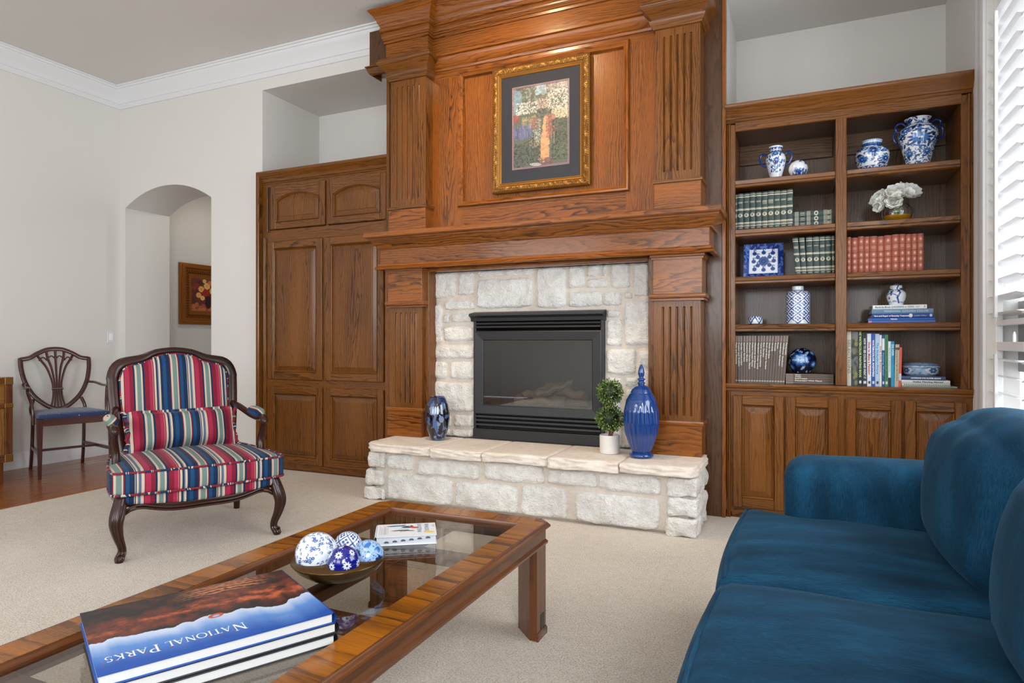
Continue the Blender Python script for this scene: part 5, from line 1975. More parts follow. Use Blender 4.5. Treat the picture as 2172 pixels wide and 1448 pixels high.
tp = thing('topiary', 'double-ball artificial boxwood topiary in a small white pot', 'potted plant', (-1.098, 3.955, .402))
c0 = (-1.098, 3.955, .402)
mb = MB()
lathe(mb, resample([(.059, 0), (.061, .003), (.062, .010), (.063, .111), (.062, .114), (.057, .114), (.056, .100), (.0005, .098)], 24), 32, c0)
mb.build('pot', POTW, tp, ang=60)
for (pts, r) in (([(c0[0], c0[1], .488), (c0[0] + .002, c0[1], .60), (c0[0], c0[1], .78)], .0085), ([(c0[0] + .012, c0[1] - .01, .488), (c0[0] + .022, c0[1] - .006, .56), (c0[0] + .012, c0[1], .63)], .0055)):
    mb = MB()
    addtube(mb, crv(pts, 4), r, 8)
    mb.build('trunk', BARK, tp)
lt = NT('boxwood_leaf')
lt.set(Base_Color=lt.attr('Col'), Roughness=.45)
for (zc, rr_) in ((.617, .079), (.782, .075)):
    mb = MB()
    lathe(mb, [(.0005, -rr_ * .8)] + [(rr_ * .8 * math.sin(a * PI / 8), -rr_ * .8 * math.cos(a * PI / 8)) for a in range(1, 8)] + [(.0005, rr_ * .8)], 12, (c0[0], c0[1], zc), col=np.full((9, 12, 3), .012) * np.array([.6, 1.4, .4]))
    for _ in range(900):
        d = Vector((R.gauss(0, 1), R.gauss(0, 1), R.gauss(0, 1))).normalized()
        rad = rr_ * R.uniform(.72, 1.06)
        p = Vector((c0[0], c0[1], zc)) + d * rad
        t1 = d.cross(Vector((R.gauss(0, 1), R.gauss(0, 1), R.gauss(0, 1)))).normalized()
        up_ = (d + t1 * R.uniform(-.9, .9)).normalized()
        sd_ = up_.cross(t1 if abs(up_.dot(t1)) < .9 else d).normalized()
        L, w = R.uniform(.012, .019), R.uniform(.0038, .006)
        g_ = R.random()
        col = lin((int(62 + 92 * g_ * g_), int(88 + 88 * g_ * g_), int(34 + 40 * g_)))
        vs = [tuple(p), tuple(p + up_ * L * .5 + sd_ * w), tuple(p + up_ * L), tuple(p + up_ * L * .5 - sd_ * w)]
        mb.add(vs, [(0, 1, 2, 3)], gc=vs, col=col)
    o = mb.build('foliage', lt.m, tp, ang=180)
    o['kind'] = 'stuff'

# ------------------------------------------------------------------ bowl of decorative balls on the coffee table
TG = .4052
BC = (-1.243, 1.530)
im = Img(96, 26, (190, 206, 232))
for _ in range(220):
    im.leaf(R.uniform(0, 96), R.uniform(0, 26), R.uniform(2, 5), 1.5, R.uniform(0, 6), R.choice((B1, B2, B3)))
bw = thing('shallow_bowl', 'bronze-glazed shallow bowl with patterned blue inside on the coffee table', 'bowl', (BC[0], BC[1], TG))
wav = lambda u, t: 1 + .018 * math.sin(u * 4 * PI + .6) * t
mb = MB()
lathe(mb, resample([(.045, 0), (.050, .001), (.090, .015), (.120, .035), (.137, .056), (.1385, .0600), (.135, .0605)], 16), 64, (BC[0], BC[1], TG), ripple=wav)
mb.build('outer_shell', BRONZE, bw, ang=180)
mb = MB()
lathe(mb, resample([(.001, .006), (.05, .007), (.088, .019), (.117, .038), (.1345, .0595)], 26), 96, (BC[0], BC[1], TG), col=im.a, ripple=wav, caps=False)
mb.build('painted_lining', PORC, bw, ang=180)


def ball(name, label, c, r, im, rz=0.0):
    t = thing(name, label, 'decorative ball', c, group='porcelain balls in the bowl')
    h, w = im.a.shape[:2]
    mb = MB()
    lathe(mb, resample([(.0005, -r)] + [(r * math.sin(a * PI / 40), -r * math.cos(a * PI / 40)) for a in range(1, 40)] + [(.0005, r)], h), w, (0, 0, 0), col=im.a)
    Mr = Matrix.Rotation(math.radians(-20), 3, 'X') @ Matrix.Rotation(math.radians(24 + rz), 3, 'Z')
    mb.v = [tuple(Mr @ Vector(p) + Vector(c)) for p in mb.v]
    mb.build('sphere', PORC, t, ang=180)


im = Img(300, 160, (222, 230, 240))
for k in range(420):
    x_, y_ = R.uniform(0, 300), R.uniform(6, 154)
    a = R.uniform(0, 6.28)
    st = 1.35 / max(.3, math.sin(y_ / 130 * PI))
    im.curl(x_, y_, 4.2, a, R.choice((-3.4, 3.4)), 1.2, B1)
    im.leaf(x_, y_, 4.5, 2, a + 1, B1)
    if k % 4 == 0:
        im.flower(x_ + 6, y_, 4, 6, B1, (222, 230, 240))
ball('porcelain_ball', 'largest white ball with fine blue scrolls, in the bowl', (-1.290, 1.489, TG + .0775), .0605, im)
im = Img(150, 80, (228, 234, 242))
lattice(im, 0, 150, 6, 76, 25, 26, 2)
ball('porcelain_ball', 'white ball with blue quilted lattice at the back of the bowl', (-1.267, 1.602, TG + .070), .0430, im)
im = Img(180, 100, (150, 184, 224))
for _ in range(700):
    im.blob(R.uniform(0, 180), R.uniform(0, 100), 1.3, 1.3, 0, R.choice(((220, 232, 246), B1, B2, (40, 90, 170))))
for (x_, y_) in ((84, 66), (106, 58), (96, 34), (70, 36), (40, 60), (140, 50), (20, 30), (160, 70)):
    im.leaf(x_, y_, 19, 12, R.uniform(0, 6), (44, 104, 176))
    im.leaf(x_, y_, 18, 1.6, R.uniform(0, 6), B3)
for (x_, y_) in ((72, 50), (120, 44), (30, 44)):
    im.flower(x_, y_, 10, 7, B3, B2)
ball('porcelain_ball', 'mid-blue speckled ball with large leaves, right side of the bowl', (-1.169, 1.570, TG + .062), .0465, im)
im = Img(180, 100, (14, 20, 120))
for (x_, y_) in ((84, 62), (104, 44), (74, 38), (112, 72), (60, 60), (92, 22), (130, 52), (50, 34), (20, 56), (150, 30), (36, 76), (160, 66), (76, 84)):
    im.flower(x_, y_, 7.5, 9, (226, 232, 246), (14, 20, 120), 0, .17)
for _ in range(30):
    im.blob(R.uniform(0, 180), R.uniform(0, 100), .9, .9, 0, (220, 226, 244))
ball('porcelain_ball', 'smallest deep navy ball with white daisies, front of the bowl', (-1.184, 1.478, TG + .0705), .0450, im)

# ------------------------------------------------------------------ books
BY = 4.335


def spine_img(w, h, base, paintfn=None):
    im = Img(w, h, base)
    if paintfn:
        paintfn(im)
    return im


def book(x0, x1, z0, H, label, base, paintfn=None, D=.17, tilt=0.0, group=None, rnd=.16, iw=14, ih=90, name='book', y=BY, pages=True):
    """upright book: painted spine towards the room, boards, page block"""
    xc = (x0 + x1) / 2
    t = thing(name, label, 'book', (xc, y, z0), group=group)
    w = x1 - x0
    im = spine_img(iw, ih, base, paintfn)
    mb = MB()
    sh = math.tan(tilt)
    S = lambda x_, z_: x_ + (z_ - z0) * sh
    grid(mb, im, lambda s, v_: (S(x0 + w * s, z0 + H * v_), y - w * rnd * (1 - (2 * s - 1) ** 2), z0 + H * v_))
    c = tuple(lin(base))
    tb = min(.0028, w * .16)
    for (a, b_) in ((x0, x0 + tb), (x1 - tb, x1)):
        v, f = box(a, b_, y, y + D, z0, z0 + H, .0006)
        mb.add([(S(p[0], p[2]), p[1], p[2]) for p in v], f, col=c)
    v, f = box(x0 + tb, x1 - tb, y - w * rnd * .3, y + .004, z0, z0 + H, 0)
    mb.add([(S(p[0], p[2]), p[1], p[2]) for p in v], f, col=c)
    mb.build('cover', CLOTHP, t, ang=50)
    if pages:
        v, f = box(x0 + tb, x1 - tb, y + .004, y + D - .004, z0 + .003, z0 + H - .004, 0)
        MB().add([(S(p[0], p[2]), p[1], p[2]) for p in v], f).build('page_block', PAGES, t)
    return t


def flat_book(x0, x1, z0, H, label, base, paintfn=None, D=.20, group=None, iw=90, ih=10, name='book', y=BY, mat=None, flip=False):
    """book lying flat, spine towards the room"""
    t = thing(name, label, 'book', ((x0 + x1) / 2, y, z0), group=group)
    im = spine_img(iw, ih, base, paintfn)
    mb = MB()
    grid(mb, im, lambda s, v_: (x0 + (x1 - x0) * s, y - H * .10 * (1 - (2 * v_ - 1) ** 2), z0 + H * v_))
    c = tuple(lin(base))
    tb = min(.0024, H * .2)
    bx(mb, x0, x1, y, y + D, z0, z0 + tb, b=.0005, col=c)
    bx(mb, x0, x1, y, y + D, z0 + H - tb, z0 + H, b=.0005, col=c)
    bx(mb, x0, x1, y - H * .03, y + .003, z0 + tb, z0 + H - tb, b=0, col=c)
    mb.build('cover', CLOTHP, t, ang=50)
    mb = MB()
    bx(mb, x0 + .004, x1 - .004, y + .003, y + D - .004, z0 + tb, z0 + H - tb, b=0)
    mb.build('page_block', PAGES, t)
    return t


GRN, GLD = (40, 62, 60), (206, 200, 178)


def law(k):
    def fn(im):
        h, w = im.h, im.w
        if w < h:
            for f_ in (.05, .10, .42, .445, .79, .815, .86, .885):
                im.rect(0, w, h * (1 - f_) - .5, h * (1 - f_) + .7, GLD)
            rr = random.Random(k)
            n = rr.choice((1, 2, 2, 3, 4))
            for i in range(n):
                im.rect(2, w - 2, h * (.76 - i * .026), h * (.76 - i * .026) + 1, GLD, .75)
            im.blob(w / 2 - .5, h * .405, w * .34, h * .05, 0, GLD)
            im.blob(w / 2 - .5, h * .41, w * .20, h * .032, 0, GRN)
            im.rect(4, w - 4, h * .41, h * .41 + 1, GLD, .8)
            im.rect(3, w - 3, h * .07, h * .07 + 1, GLD, .8)
        else:
            for f_ in (.06, .09, .12, .36, .39, .42, .78, .81, .84, .94):
                im.rect(w * f_, w * f_ + 1, 0, h, GLD)
            for i in range(3):
                im.rect(w * .19, w * .30, h * (.25 + .22 * i), h * (.25 + .22 * i) + 1, GLD, .8)
            im.blob(w * .58, h / 2 - .5, w * .05, h * .40, 0, GLD)
            im.blob(w * .58, h / 2 - .5, w * .03, h * .22, 0, GRN)
            for i in range(4):
                im.rect(w * (.87 + i * .016), w * (.87 + i * .016) + 1, 2, h - 2, GLD, .8)
    return fn


ORD = ['first', 'second', 'third', 'fourth', 'fifth', 'sixth', 'seventh', 'eighth', 'ninth', 'tenth', 'eleventh', 'twelfth', 'thirteenth', 'fourteenth', 'fifteenth', 'sixteenth', 'seventeenth', 'eighteenth', 'nineteenth', 'twentieth']
e = [-0.404, -0.3718, -0.3352, -0.2989, -0.2638, -0.2275, -0.1919, -0.1551, -0.1196, -0.0824, -0.0474]
e[0] = -.3835
for i in range(10):
    book(e[i] + .0006, e[i + 1] - .0006, S2, .236 - .001 * (i % 3) + (0 if i else -.003), 'green gilt-banded book, %s from the left end of the row beside the flat green books' % ORD[i], GRN, law(i), group='green books on the second shelf')
for i, (z0, z1) in enumerate(((S2, 1.8316), (1.8316, 1.8625), (1.8625, 1.8955))):
    flat_book(-.0455, .172, z0 + .0003, z1 - z0 - .0006, 'green gilt-banded book lying flat, %s of three' % ('bottom', 'middle', 'top')[i], GRN, law(i + 20), ih=16)
tops = [-0.0511, -0.0135, 0.0245, 0.0621, 0.0989, 0.1315, 0.1645, 0.184]
bots = [-0.0313, 0.0003, 0.031, 0.0666, 0.1021, 0.134, 0.1677, .184]
for i in range(7):
    w_ = bots[i + 1] - bots[i]
    book(bots[i] + .0006, bots[i] + min(w_, tops[i + 1] - tops[i]) - .0004, S3, .231, 'green gilt-banded book, %s from the left of the tilted row by the square plate' % ORD[i], GRN, law(i + 40), tilt=math.atan((tops[i] - bots[i]) / .231) if i < 6 else -.01, group='green books on the third shelf')

RED, RDG = (158, 84, 66), (214, 178, 140)


def redb(k):
    def fn(im):
        h, w = im.h, im.w
        rr = random.Random(k)
        for f_ in (.04, .06, .24, .42, .44, .58, .60, .75, .77, .93, .95):
            im.rect(0, w, h * (1 - f_) - .5, h * (1 - f_) + .6, (120, 56, 44))
        for f_ in (.15, .51, .675, .845):
            im.blob(w / 2 - .5, h * (1 - f_), 3.6, 4.6, 0, (176, 104, 82))
            im.blob(w / 2 - .5, h * (1 - f_), 2.2, 1.1, 0, RDG)
            im.blob(w / 2 - .5, h * (1 - f_), 1.0, 3.0, 0, RDG)
        for i in range(rr.choice((2, 3, 4))):
            im.rect(3, w - 3, h * (.70 - i * .03), h * (.70 - i * .03) + 1, RDG, .7)
        im.rect(0, 1, 0, h, (186, 112, 88), .5)
    return fn


e = [0.2458, 0.2707, 0.3065, 0.3383, 0.3669, 0.4068, 0.441, 0.4802, 0.5174, 0.5484, 0.5787, 0.6075, 0.6385]
for i in range(12):
    book(e[i] + .0007, e[i + 1] - .0007, S3, .2125 + (.003 if i in (0, 2, 7, 8) else 0) - (.003 if i in (1, 5) else 0), 'red leather book with gilt ornaments, %s from the left in the row of twelve' % ORD[i], RED, redb(i), group='red leather books on the third shelf', rnd=.22)

BRN = (98, 84, 76)
brown_titles = ['Pests and Diseases', 'Pruning and Grafting', 'Garden Construction', 'Japanese Gardens', 'Flowering Shrubs', 'Flowering House Plants', 'Foliage House Plants', 'Miniatures and Bonsai', 'Gardening Under Lights', 'Cacti and Succulents', 'Easy Gardens', 'Rock and Water Gardens', 'Shade Gardens', 'Orchids', 'Annuals', 'Roses', 'Landscape Gardening', 'Wildflower Gardening', 'Perennials']


def brn(im):
    h, w = im.h, im.w
    if w < h:
        im.rect(0, w, h * .87, h, (128, 114, 106))
        im.rect(1, w - 1, h * .045, h * .075, (200, 196, 190))
        im.rect(0, 1, 0, h, (66, 56, 50), .8)
    else:
        im.rect(0, w * .17, 0, h, (128, 114, 106))
        im.rect(0, w, 0, 1, (66, 56, 50), .8)


bt = [-0.3832, -0.3704, -0.3549, -0.3366, -0.3198, -0.3038, -0.2871, -0.2711, -0.2518, -0.2346, -0.2188, -0.2017, -0.1853, -0.1684, -0.1508, -0.1366, -0.1198, -0.103, -0.0876, -0.0644]
bb = [-.3832 + (-.0943 + .3832) * i / 19 for i in range(20)]
LZ = .838
for i in range(19):
    tl = math.atan((bt[i] - bb[i]) / .298)
    w_ = min(bb[i + 1] - bb[i], bt[i + 1] - bt[i])
    t = book(bb[i] + .0004, bb[i] + w_ - .0004, LZ, .298, 'slim brown book titled "%s" in white' % brown_titles[i], BRN, brn, tilt=tl, group='slim brown garden books on the lowest shelf', iw=6, ih=60, rnd=.05, D=.2)
    L = .0082 * len(brown_titles[i]) * .92
    zc = LZ + .298 * .855 - L / 2
    xc = bb[i] + w_ / 2 + (zc - LZ) * math.tan(tl)
    text(brown_titles[i], .0125, (xc, BY - w_ * .055 - .0005, zc), (-math.sin(tl), 0, -math.cos(tl)), (math.cos(tl), 0, -math.sin(tl)), INKW, t, fit=L, bold=.0004)
zs = [.8385, .8545, .8670, .8795, .8900, .9010]
for i, s in enumerate(['Decorating With Plants', 'Decorating With Plants', 'Evergreens', 'Trees', 'Vines']):
    t = flat_book(-.088, .176, zs[i] + .0003, zs[i + 1] - zs[i] - .0005, ('slim brown book lying flat, lowest of the stack under the dark ball' if i == 0 else 'slim brown book lying flat, titled "%s"' % s), BRN, brn, iw=60, ih=6, D=.21)
    if i:
        text(s, .0115, (-.036, BY - .0018, (zs[i] + zs[i + 1]) / 2), (1, 0, 0), (0, 0, 1), INKW, t, fit=.0068 * len(s), align='LEFT', bold=.0004)

# mixed art books, lowest right bay
mx = [0.2471, 0.2707, 0.3065, 0.3279, 0.3536, 0.3748, 0.3954, 0.417, 0.429, 0.4446, 0.4618, 0.4755, 0.4932, 0.5139, 0.5274]
mh = [.326, .322, .325, .304, .308, .308, .307, .300, .300, .302, .263, .263, .245, .228]
MIX = [('cream book titled "SELECTIONS" in large pale letters', (214, 210, 194), 'SELECTIONS', (150, 152, 140), .62, .022, 0),
       ('dark grey picture-spined book next to the cream one', (56, 58, 56), '', None, 0, 0, 0),
       ('black book with green lettering on watercolour painting', (20, 24, 24), 'THE WATERCOLOR PAINTING BOOK', (190, 222, 150), .86, .016, .05),
       ('black book on seeing colour, white lettering', (28, 34, 46), 'HOW TO SEE COLOR AND PAINT IT', (220, 226, 234), .78, .015, .0),
       ('white book with red italic lettering', (226, 230, 236), 'How to Make a Painting', (176, 40, 52), .62, .016, 0),
       ('royal blue book with bold white lettering', (30, 84, 170), 'WATERCOLOR ANSWERS', (236, 240, 246), .7, .013, 0),
       ('pale blue book with light blue lettering', (176, 206, 232), 'The Enduring Figure', (70, 150, 200), .6, .015, 0),
       ('thin white book with small red and grey print', (226, 224, 222), 'Still Life Basics', (170, 70, 70), .5, .008, 0),
       ('navy blue book with a white label at the top', (24, 78, 128), 'Painting Water', (120, 190, 226), .45, .010, -.1),
       ('green book with dark green lettering', (66, 134, 86), 'Choosing a Color Scheme for Gardens', (28, 84, 52), .8, .010, 0),
       ('thin white book with a black foot', (228, 232, 236), 'Gardens in Watercolor', (130, 150, 170), .55, .008, .06),
       ('bright cyan book titled "SILVER"', (22, 140, 184), 'SILVER', (190, 230, 244), .26, .016, .28),
       ('tan book on drawing with a dark band near the top', (190, 182, 164), 'Drawing on the Right Side of the Brain', (110, 80, 70), .72, .009, -.04),
       ('orange-red book at the right end of the mixed row', (206, 92, 66), '', None, 0, 0, 0)]
for i, (lab, c, s, tc, fr_, sz, off) in enumerate(MIX):
    def pf(im, i=i):
        h, w = im.h, im.w
        if i == 1:
            for _ in range(30):
                im.blob(R.uniform(0, w), R.uniform(h * .05, h * .95), R.uniform(1, 3), R.uniform(2, 5), 0, R.choice(((96, 110, 70), (120, 120, 120), (60, 80, 110), (150, 150, 90))), .7)
            im.rect(0, w, h * .86, h, (120, 122, 124))
        if i in (2, 3, 4, 5, 6, 8, 9):
            im.rect(w * .3, w * .8, h * .055, h * .095, (220, 226, 230) if i != 4 and i != 6 else (40, 60, 90))
        if i == 8:
            im.rect(1, w - 1, h * .70, h * .93, (220, 228, 236))
        if i == 10:
            im.rect(0, w, 0, h * .2, (24, 30, 38))
        if i == 11:
            im.rect(0, w, 0, h * .5, (30, 156, 196), .6)
        if i == 12:
            im.rect(0, w, h * .86, h * .93, (104, 60, 66))
        if i == 13:
            im.rect(0, w, h * .16, h * .34, (196, 206, 216))
    tl = 0.0 if i < 12 else math.radians(1.2)
    t = book(mx[i] + .0005, mx[i + 1] - .0005, LZ, mh[i], lab, c, pf, group='mixed art and garden books', rnd=.06, D=.2, iw=10, ih=80, tilt=tl)
    if s:
        xc, zc = (mx[i] + mx[i + 1]) / 2, LZ + mh[i] * (.53 + off)
        text(s, sz, (xc + (zc - LZ) * math.tan(tl), BY - (mx[i + 1] - mx[i]) * .07 - .0005, zc), (0, 0, -1), (1, 0, 0), ink(tc), t, fit=mh[i] * fr_, bold=.0005 if sz > .012 else .0002)

BST = [(.3603, .6954, 1.2078, 1.2222, 'blue-violet book, lowest of the blue flat stack', (72, 104, 178), '', None),
       (.3584, .6909, 1.2225, 1.2358, 'bright blue book with small white "TEXAS", second from the bottom', (34, 96, 178), 'TEXAS', (230, 236, 244)),
       (.3797, .6858, 1.2360, 1.2615, 'royal blue book about care and repair of treasures', (22, 62, 140), 'Care and Repair of Everyday Treasures', (236, 240, 246)),
       (.3778, .6852, 1.2617, 1.2885, 'grey-blue book on perennial garden color', (98, 132, 164), 'PERENNIAL GARDEN COLOR', (170, 192, 212)),
       (.3827, .6540, 1.2887, 1.3120, 'white book on gardening in Texas under the small ginger jar', (226, 230, 232), 'Month-By-Month GARDENING in TEXAS', (110, 124, 150))]
for i, (a, b_, z0, z1, lab, c, s, tc) in enumerate(BST):
    def pf(im, i=i):
        h, w = im.h, im.w
        if i == 0:
            im.rect(0, w * .05, 0, h, (196, 120, 170))
        if i == 2:
            im.blob(w * .63, h / 2, w * .03, h * .4, 0, (226, 230, 236))
            im.blob(w * .95, h / 2, w * .02, h * .3, 0, (200, 206, 216))
        if i == 4:
            im.rect(w * .78, w * .87, h * .5, h * .62, (150, 150, 150))
            im.rect(w * .80, w * .85, h * .25, h * .36, (150, 150, 150))
            im.blob(w * .95, h / 2, w * .015, h * .25, 0, (180, 160, 130))
    t = flat_book(a, b_, z0, z1 - z0 - .0004, lab, c, pf, iw=110, ih=14, D=.23)
    if s:
        sz, fx, o_ = ((.0105, .034, .115) if i == 1 else (.0125, .175, .010) if i == 2 else (.0165, .22, .063) if i == 3 else (.0145, .195, .012))
        text(s, sz, (a + o_, BY - (z1 - z0) * .11 - .0004, (z0 + z1) / 2), (1, 0, 0), (0, 0, 1), ink(tc), t, fit=fx, align='LEFT', bold=.0004)
        if i == 2:
            text('Judith Miller', .0105, (a + .212, BY - (z1 - z0) * .11 - .0004, (z0 + z1) / 2), (1, 0, 0), (0, 0, 1), ink((200, 210, 230)), t, fit=.062, align='LEFT')
HST = [(.5300, .8000, .8385, .8455, 'thin grey-green book at the bottom of the flat pile under the oval box', (150, 164, 152), ''),
       (.5300, .7654, .8460, .8590, 'spiral-bound manual in the flat pile', (206, 208, 206), ''),
       (.5285, .7654, .8592, .8790, 'pale planting manual below the navy handbook', (212, 216, 216), 'Dallas Planting Manual'),
       (.5285, .7437, .8793, .9005, 'navy handbook for flower shows under the oval box', (56, 76, 116), 'HANDBOOK FOR FLOWER SHOWS')]
for i, (a, b_, z0, z1, lab, c, s) in enumerate(HST):
    t = flat_book(a, b_, z0, z1 - z0 - .0004, lab, c, None, iw=40, ih=8, D=.22)
    if s:
        text(s, .0105, ((a + b_) / 2 + .012, BY - (z1 - z0) * .11 - .0004, (z0 + z1) / 2), (1, 0, 0), (0, 0, 1), ink((236, 240, 244)) if i == 3 else ink((90, 104, 120)), t, fit=.145, bold=.0005)
    if i == 1:
        mb = MB()
        for k in range(24):
            x_ = a + .012 + k * (b_ - a - .02) / 23
            addtube(mb, [(x_, BY + .003, z0 + .001), (x_ + .001, BY - .005, (z0 + z1) / 2), (x_ + .002, BY + .003, z1 - .001)], .0012, 5)
        o = mb.build('spiral_wire', plain('dark_wire', (60, 62, 64), .4, .7), t)
        o['kind'] = 'stuff'

# ------------------------------------------------------------------ framed garden print over the mantel
gp = thing('garden_picture', 'gold-framed garden path print with navy mat above the mantel', 'picture', (-1.64, 4.13, 2.14))
PX0, PX1, PZ0, PZ1, PYF = -2.0, -1.282, 2.143, 3.02, 4.142
FWp = .062
loop = [(PX0, PZ0), (PX1, PZ0), (PX1, PZ1), (PX0, PZ1)]
mb = MB()
mould(mb, [(0, 0), (0, .014), (-.004, .018), (-.008, .015), (-.046, .015), (-.048, .018), (-.056, .014), (-.062, .006), (-.062, 0)], loop, True, P3(PYF))
mb.build('gilt_frame', GOLD, gp, ang=30)
# acanthus relief along the frame
mb = MB()
for side in range(4):
    (ax_, az_), (bx_, bz_) = loop[side], loop[(side + 1) % 4]
    L = math.hypot(bx_ - ax_, bz_ - az_)
    dx, dz = (bx_ - ax_) / L, (bz_ - az_) / L
    nx_, nz_ = -dz, dx
    n, m = int(L / .0032), 8
    vs = []
    for k in range(n + 1):
        for j in range(m + 1):
            o_ = .004 + .042 * j / m
            s_ = o_ + (L - 2 * o_) * k / n
            q_ = 2 * j / m - 1
            bss = math.exp(-((((s_ + .055) % .11) - .055) / .014) ** 2) * math.exp(-(q_ / .6) ** 2)
            lf = abs(math.sin(PI * s_ / .0125 + 2.1 * abs(q_) + (1.1 if q_ > 0 else 0)))
            h = (1 - q_ ** 4) * (.0035 + .0075 * lf * (1 - bss)) + .010 * bss
            vs.append((ax_ + dx * s_ + nx_ * o_, PYF - .015 - h, az_ + dz * s_ + nz_ * o_))
    w_ = m + 1
    mb.add(vs, [(k * w_ + j, (k + 1) * w_ + j, (k + 1) * w_ + j + 1, k * w_ + j + 1) for k in range(n) for j in range(m)], gc=vs, smooth=True)
o = mb.build('frame_relief', GOLD, gp)
o['kind'] = 'stuff'
mb = MB()
mould(mb, [(0, 0), (0, .012), (-.004, .014), (-.009, .008), (-.009, 0)], [(PX0 + .060, PZ0 + .060), (PX1 - .060, PZ0 + .060), (PX1 - .060, PZ1 - .060), (PX0 + .060, PZ1 - .060)], True, P3(PYF))
mb.build('gilt_fillet', GOLDB, gp, ang=30)
A0, A1, B0, B1_ = PX0 + .155, PX1 - .150, PZ0 + .160, PZ1 - .150
mb = MB()
mx0, mx1, mz0, mz1 = PX0 + .062, PX1 - .062, PZ0 + .062, PZ1 - .062
ym_ = PYF - .004
for (a, b_, c, d) in ((mx0, A0, mz0, mz1), (A1, mx1, mz0, mz1), (A0, A1, mz0, B0), (A0, A1, B1_, mz1)):
    bx(mb, a, b_, ym_, ym_ + .003, c, d, b=0)
mb.build('mat_board', MATB, gp)
mb = MB()
mould(mb, [(0, 0), (0, .0012), (-.004, .0012), (-.004, 0)], [(A0 - .004, B0 - .004), (A1 + .004, B0 - .004), (A1 + .004, B1_ + .004), (A0 - .004, B1_ + .004)], True, P3(ym_), smooth=False)
mould(mb, [(0, 0), (0, .0012), (-.003, .0012), (-.003, 0)], [(A0 + .004, B0 + .004), (A1 - .004, B0 + .004), (A1 - .004, B1_ - .004), (A0 + .004, B1_ - .004)], True, P3(ym_), smooth=False)
mb.build('mat_bevel', plain('rose_liner', (176, 140, 150), .6), gp)
# the print: painted garden with a path, standard rose tree, flower borders
gw, gh = 220, 314
im = Img(gw, gh, (96, 104, 92))
q = random.Random(5)
PN = 1.9


def daub(n, x0, x1, y0, y1, r0, r1, cols, al=.8):
    for _ in range(int(n * PN)):
        im.blob(q.uniform(x0, x1) * gw, q.uniform(y0, y1) * gh, q.uniform(r0, r1), q.uniform(r0, r1) * q.uniform(.6, 1.4), q.uniform(0, 3), q.choice(cols), al)


daub(260, 0, 1, .72, 1, 3, 8, ((120, 140, 140), (70, 86, 66), (84, 96, 80), (150, 160, 150), (96, 88, 62)))
daub(60, 0, .14, .68, .96, 4, 8, ((120, 164, 184), (104, 140, 160)))
daub(40, .42, .60, .88, 1, 3, 6, ((150, 190, 210), (120, 150, 160)))
for (x0, x1) in ((.68, 1),):
    im.blob(.88 * gw, .93 * gh, 22, 16, -.4, (168, 168, 180), .9)
daub(200, .60, 1, .84, 1, 1.5, 3.5, ((110, 100, 96), (86, 84, 76), (170, 164, 160)))
daub(240, .38, 1, .58, .78, 2, 5, ((74, 84, 72), (52, 66, 58), (110, 120, 96)))
daub(120, .44, .74, .70, .82, 1.5, 3, ((176, 150, 134), (196, 180, 160)))
daub(110, .70, 1, .55, .70, 2, 4, ((206, 196, 160), (190, 180, 140), (222, 214, 186)))
daub(300, .62, 1, .68, .90, 1.2, 3.0, ((226, 224, 210), (60, 74, 60), (240, 238, 228), (80, 92, 74)))
daub(60, .18, .42, .48, .62, 3, 6, ((170, 150, 96), (190, 176, 120), (130, 130, 84)))
for t in range(60):
    f_ = t / 59
    xc = .545 + .03 * math.sin(f_ * 2) + .02 * f_
    wd = (.02 + .085 * (1 - f_) ** .8)
    for _ in range(9):
        im.blob((xc + q.uniform(-wd, wd) * .92) * gw, (.05 + .53 * (f_ + q.uniform(0, .03))) * gh, q.uniform(3, 6), q.uniform(2, 4), 0, q.choice(((226, 160, 86), (236, 176, 106), (214, 146, 78))), .8)
daub(120, .0, .26, .36, .52, 1.5, 3, ((96, 104, 170), (120, 124, 190), (70, 80, 120), (80, 100, 80)))
for _ in range(70):
    x_ = q.uniform(0, .33) * gw
    im.line([(x_, q.uniform(.34, .42) * gh), (x_ + q.uniform(-2, 2), q.uniform(.44, .54) * gh)], 1.5, q.choice(((92, 100, 168), (130, 136, 200), (60, 70, 110))))
daub(160, .36, .50, .26, .58, 1.2, 2.6, ((190, 196, 190), (150, 156, 150), (210, 214, 206), (110, 120, 104)))
daub(90, .34, .46, .46, .60, 1.2, 2.6, ((176, 84, 70), (150, 70, 62), (110, 96, 70)))
daub(190, .60, .76, .34, .62, 1.2, 2.8, ((190, 84, 66), (214, 110, 86), (160, 62, 54), (120, 90, 66)))
daub(50, 0, .10, .58, .66, 2, 3.5, ((180, 80, 66), (150, 62, 56)))
daub(420, 0, .50, 0, .30, 1.4, 3.4, ((44, 56, 52), (30, 42, 42), (72, 86, 76), (96, 108, 96)))
daub(420, .70, 1, .06, .56, 1.4, 3.4, ((44, 56, 44), (66, 80, 60), (34, 46, 40), (100, 110, 80)))
daub(120, .72, 1, .06, .24, 1.2, 2.6, ((120, 130, 84), (60, 74, 50)))
daub(90, .5, .72, 0, .10, 1.5, 3, ((120, 70, 80), (96, 56, 66), (140, 96, 90)))
daub(80, .30, .5, .24, .34, 1.2, 2.4, ((150, 140, 100), (170, 160, 120), (70, 80, 60)))
im.line([(.27 * gw, .46 * gh), (.265 * gw, .70 * gh)], 1.6, (54, 52, 44))
daub(220, .06, .44, .66, .80, 1.5, 3.2, ((70, 80, 76), (220, 222, 214), (190, 196, 190), (236, 236, 230), (96, 104, 100)))
for (x_, y0, y1, w_) in ((.37, .26, .42, 4), (.74, .27, .40, 2.6), (.70, .32, .42, 2)):
    im.line([(x_ * gw, y0 * gh), (x_ * gw, y1 * gh)], w_, (44, 34, 36) if x_ < .7 else (170, 150, 120))
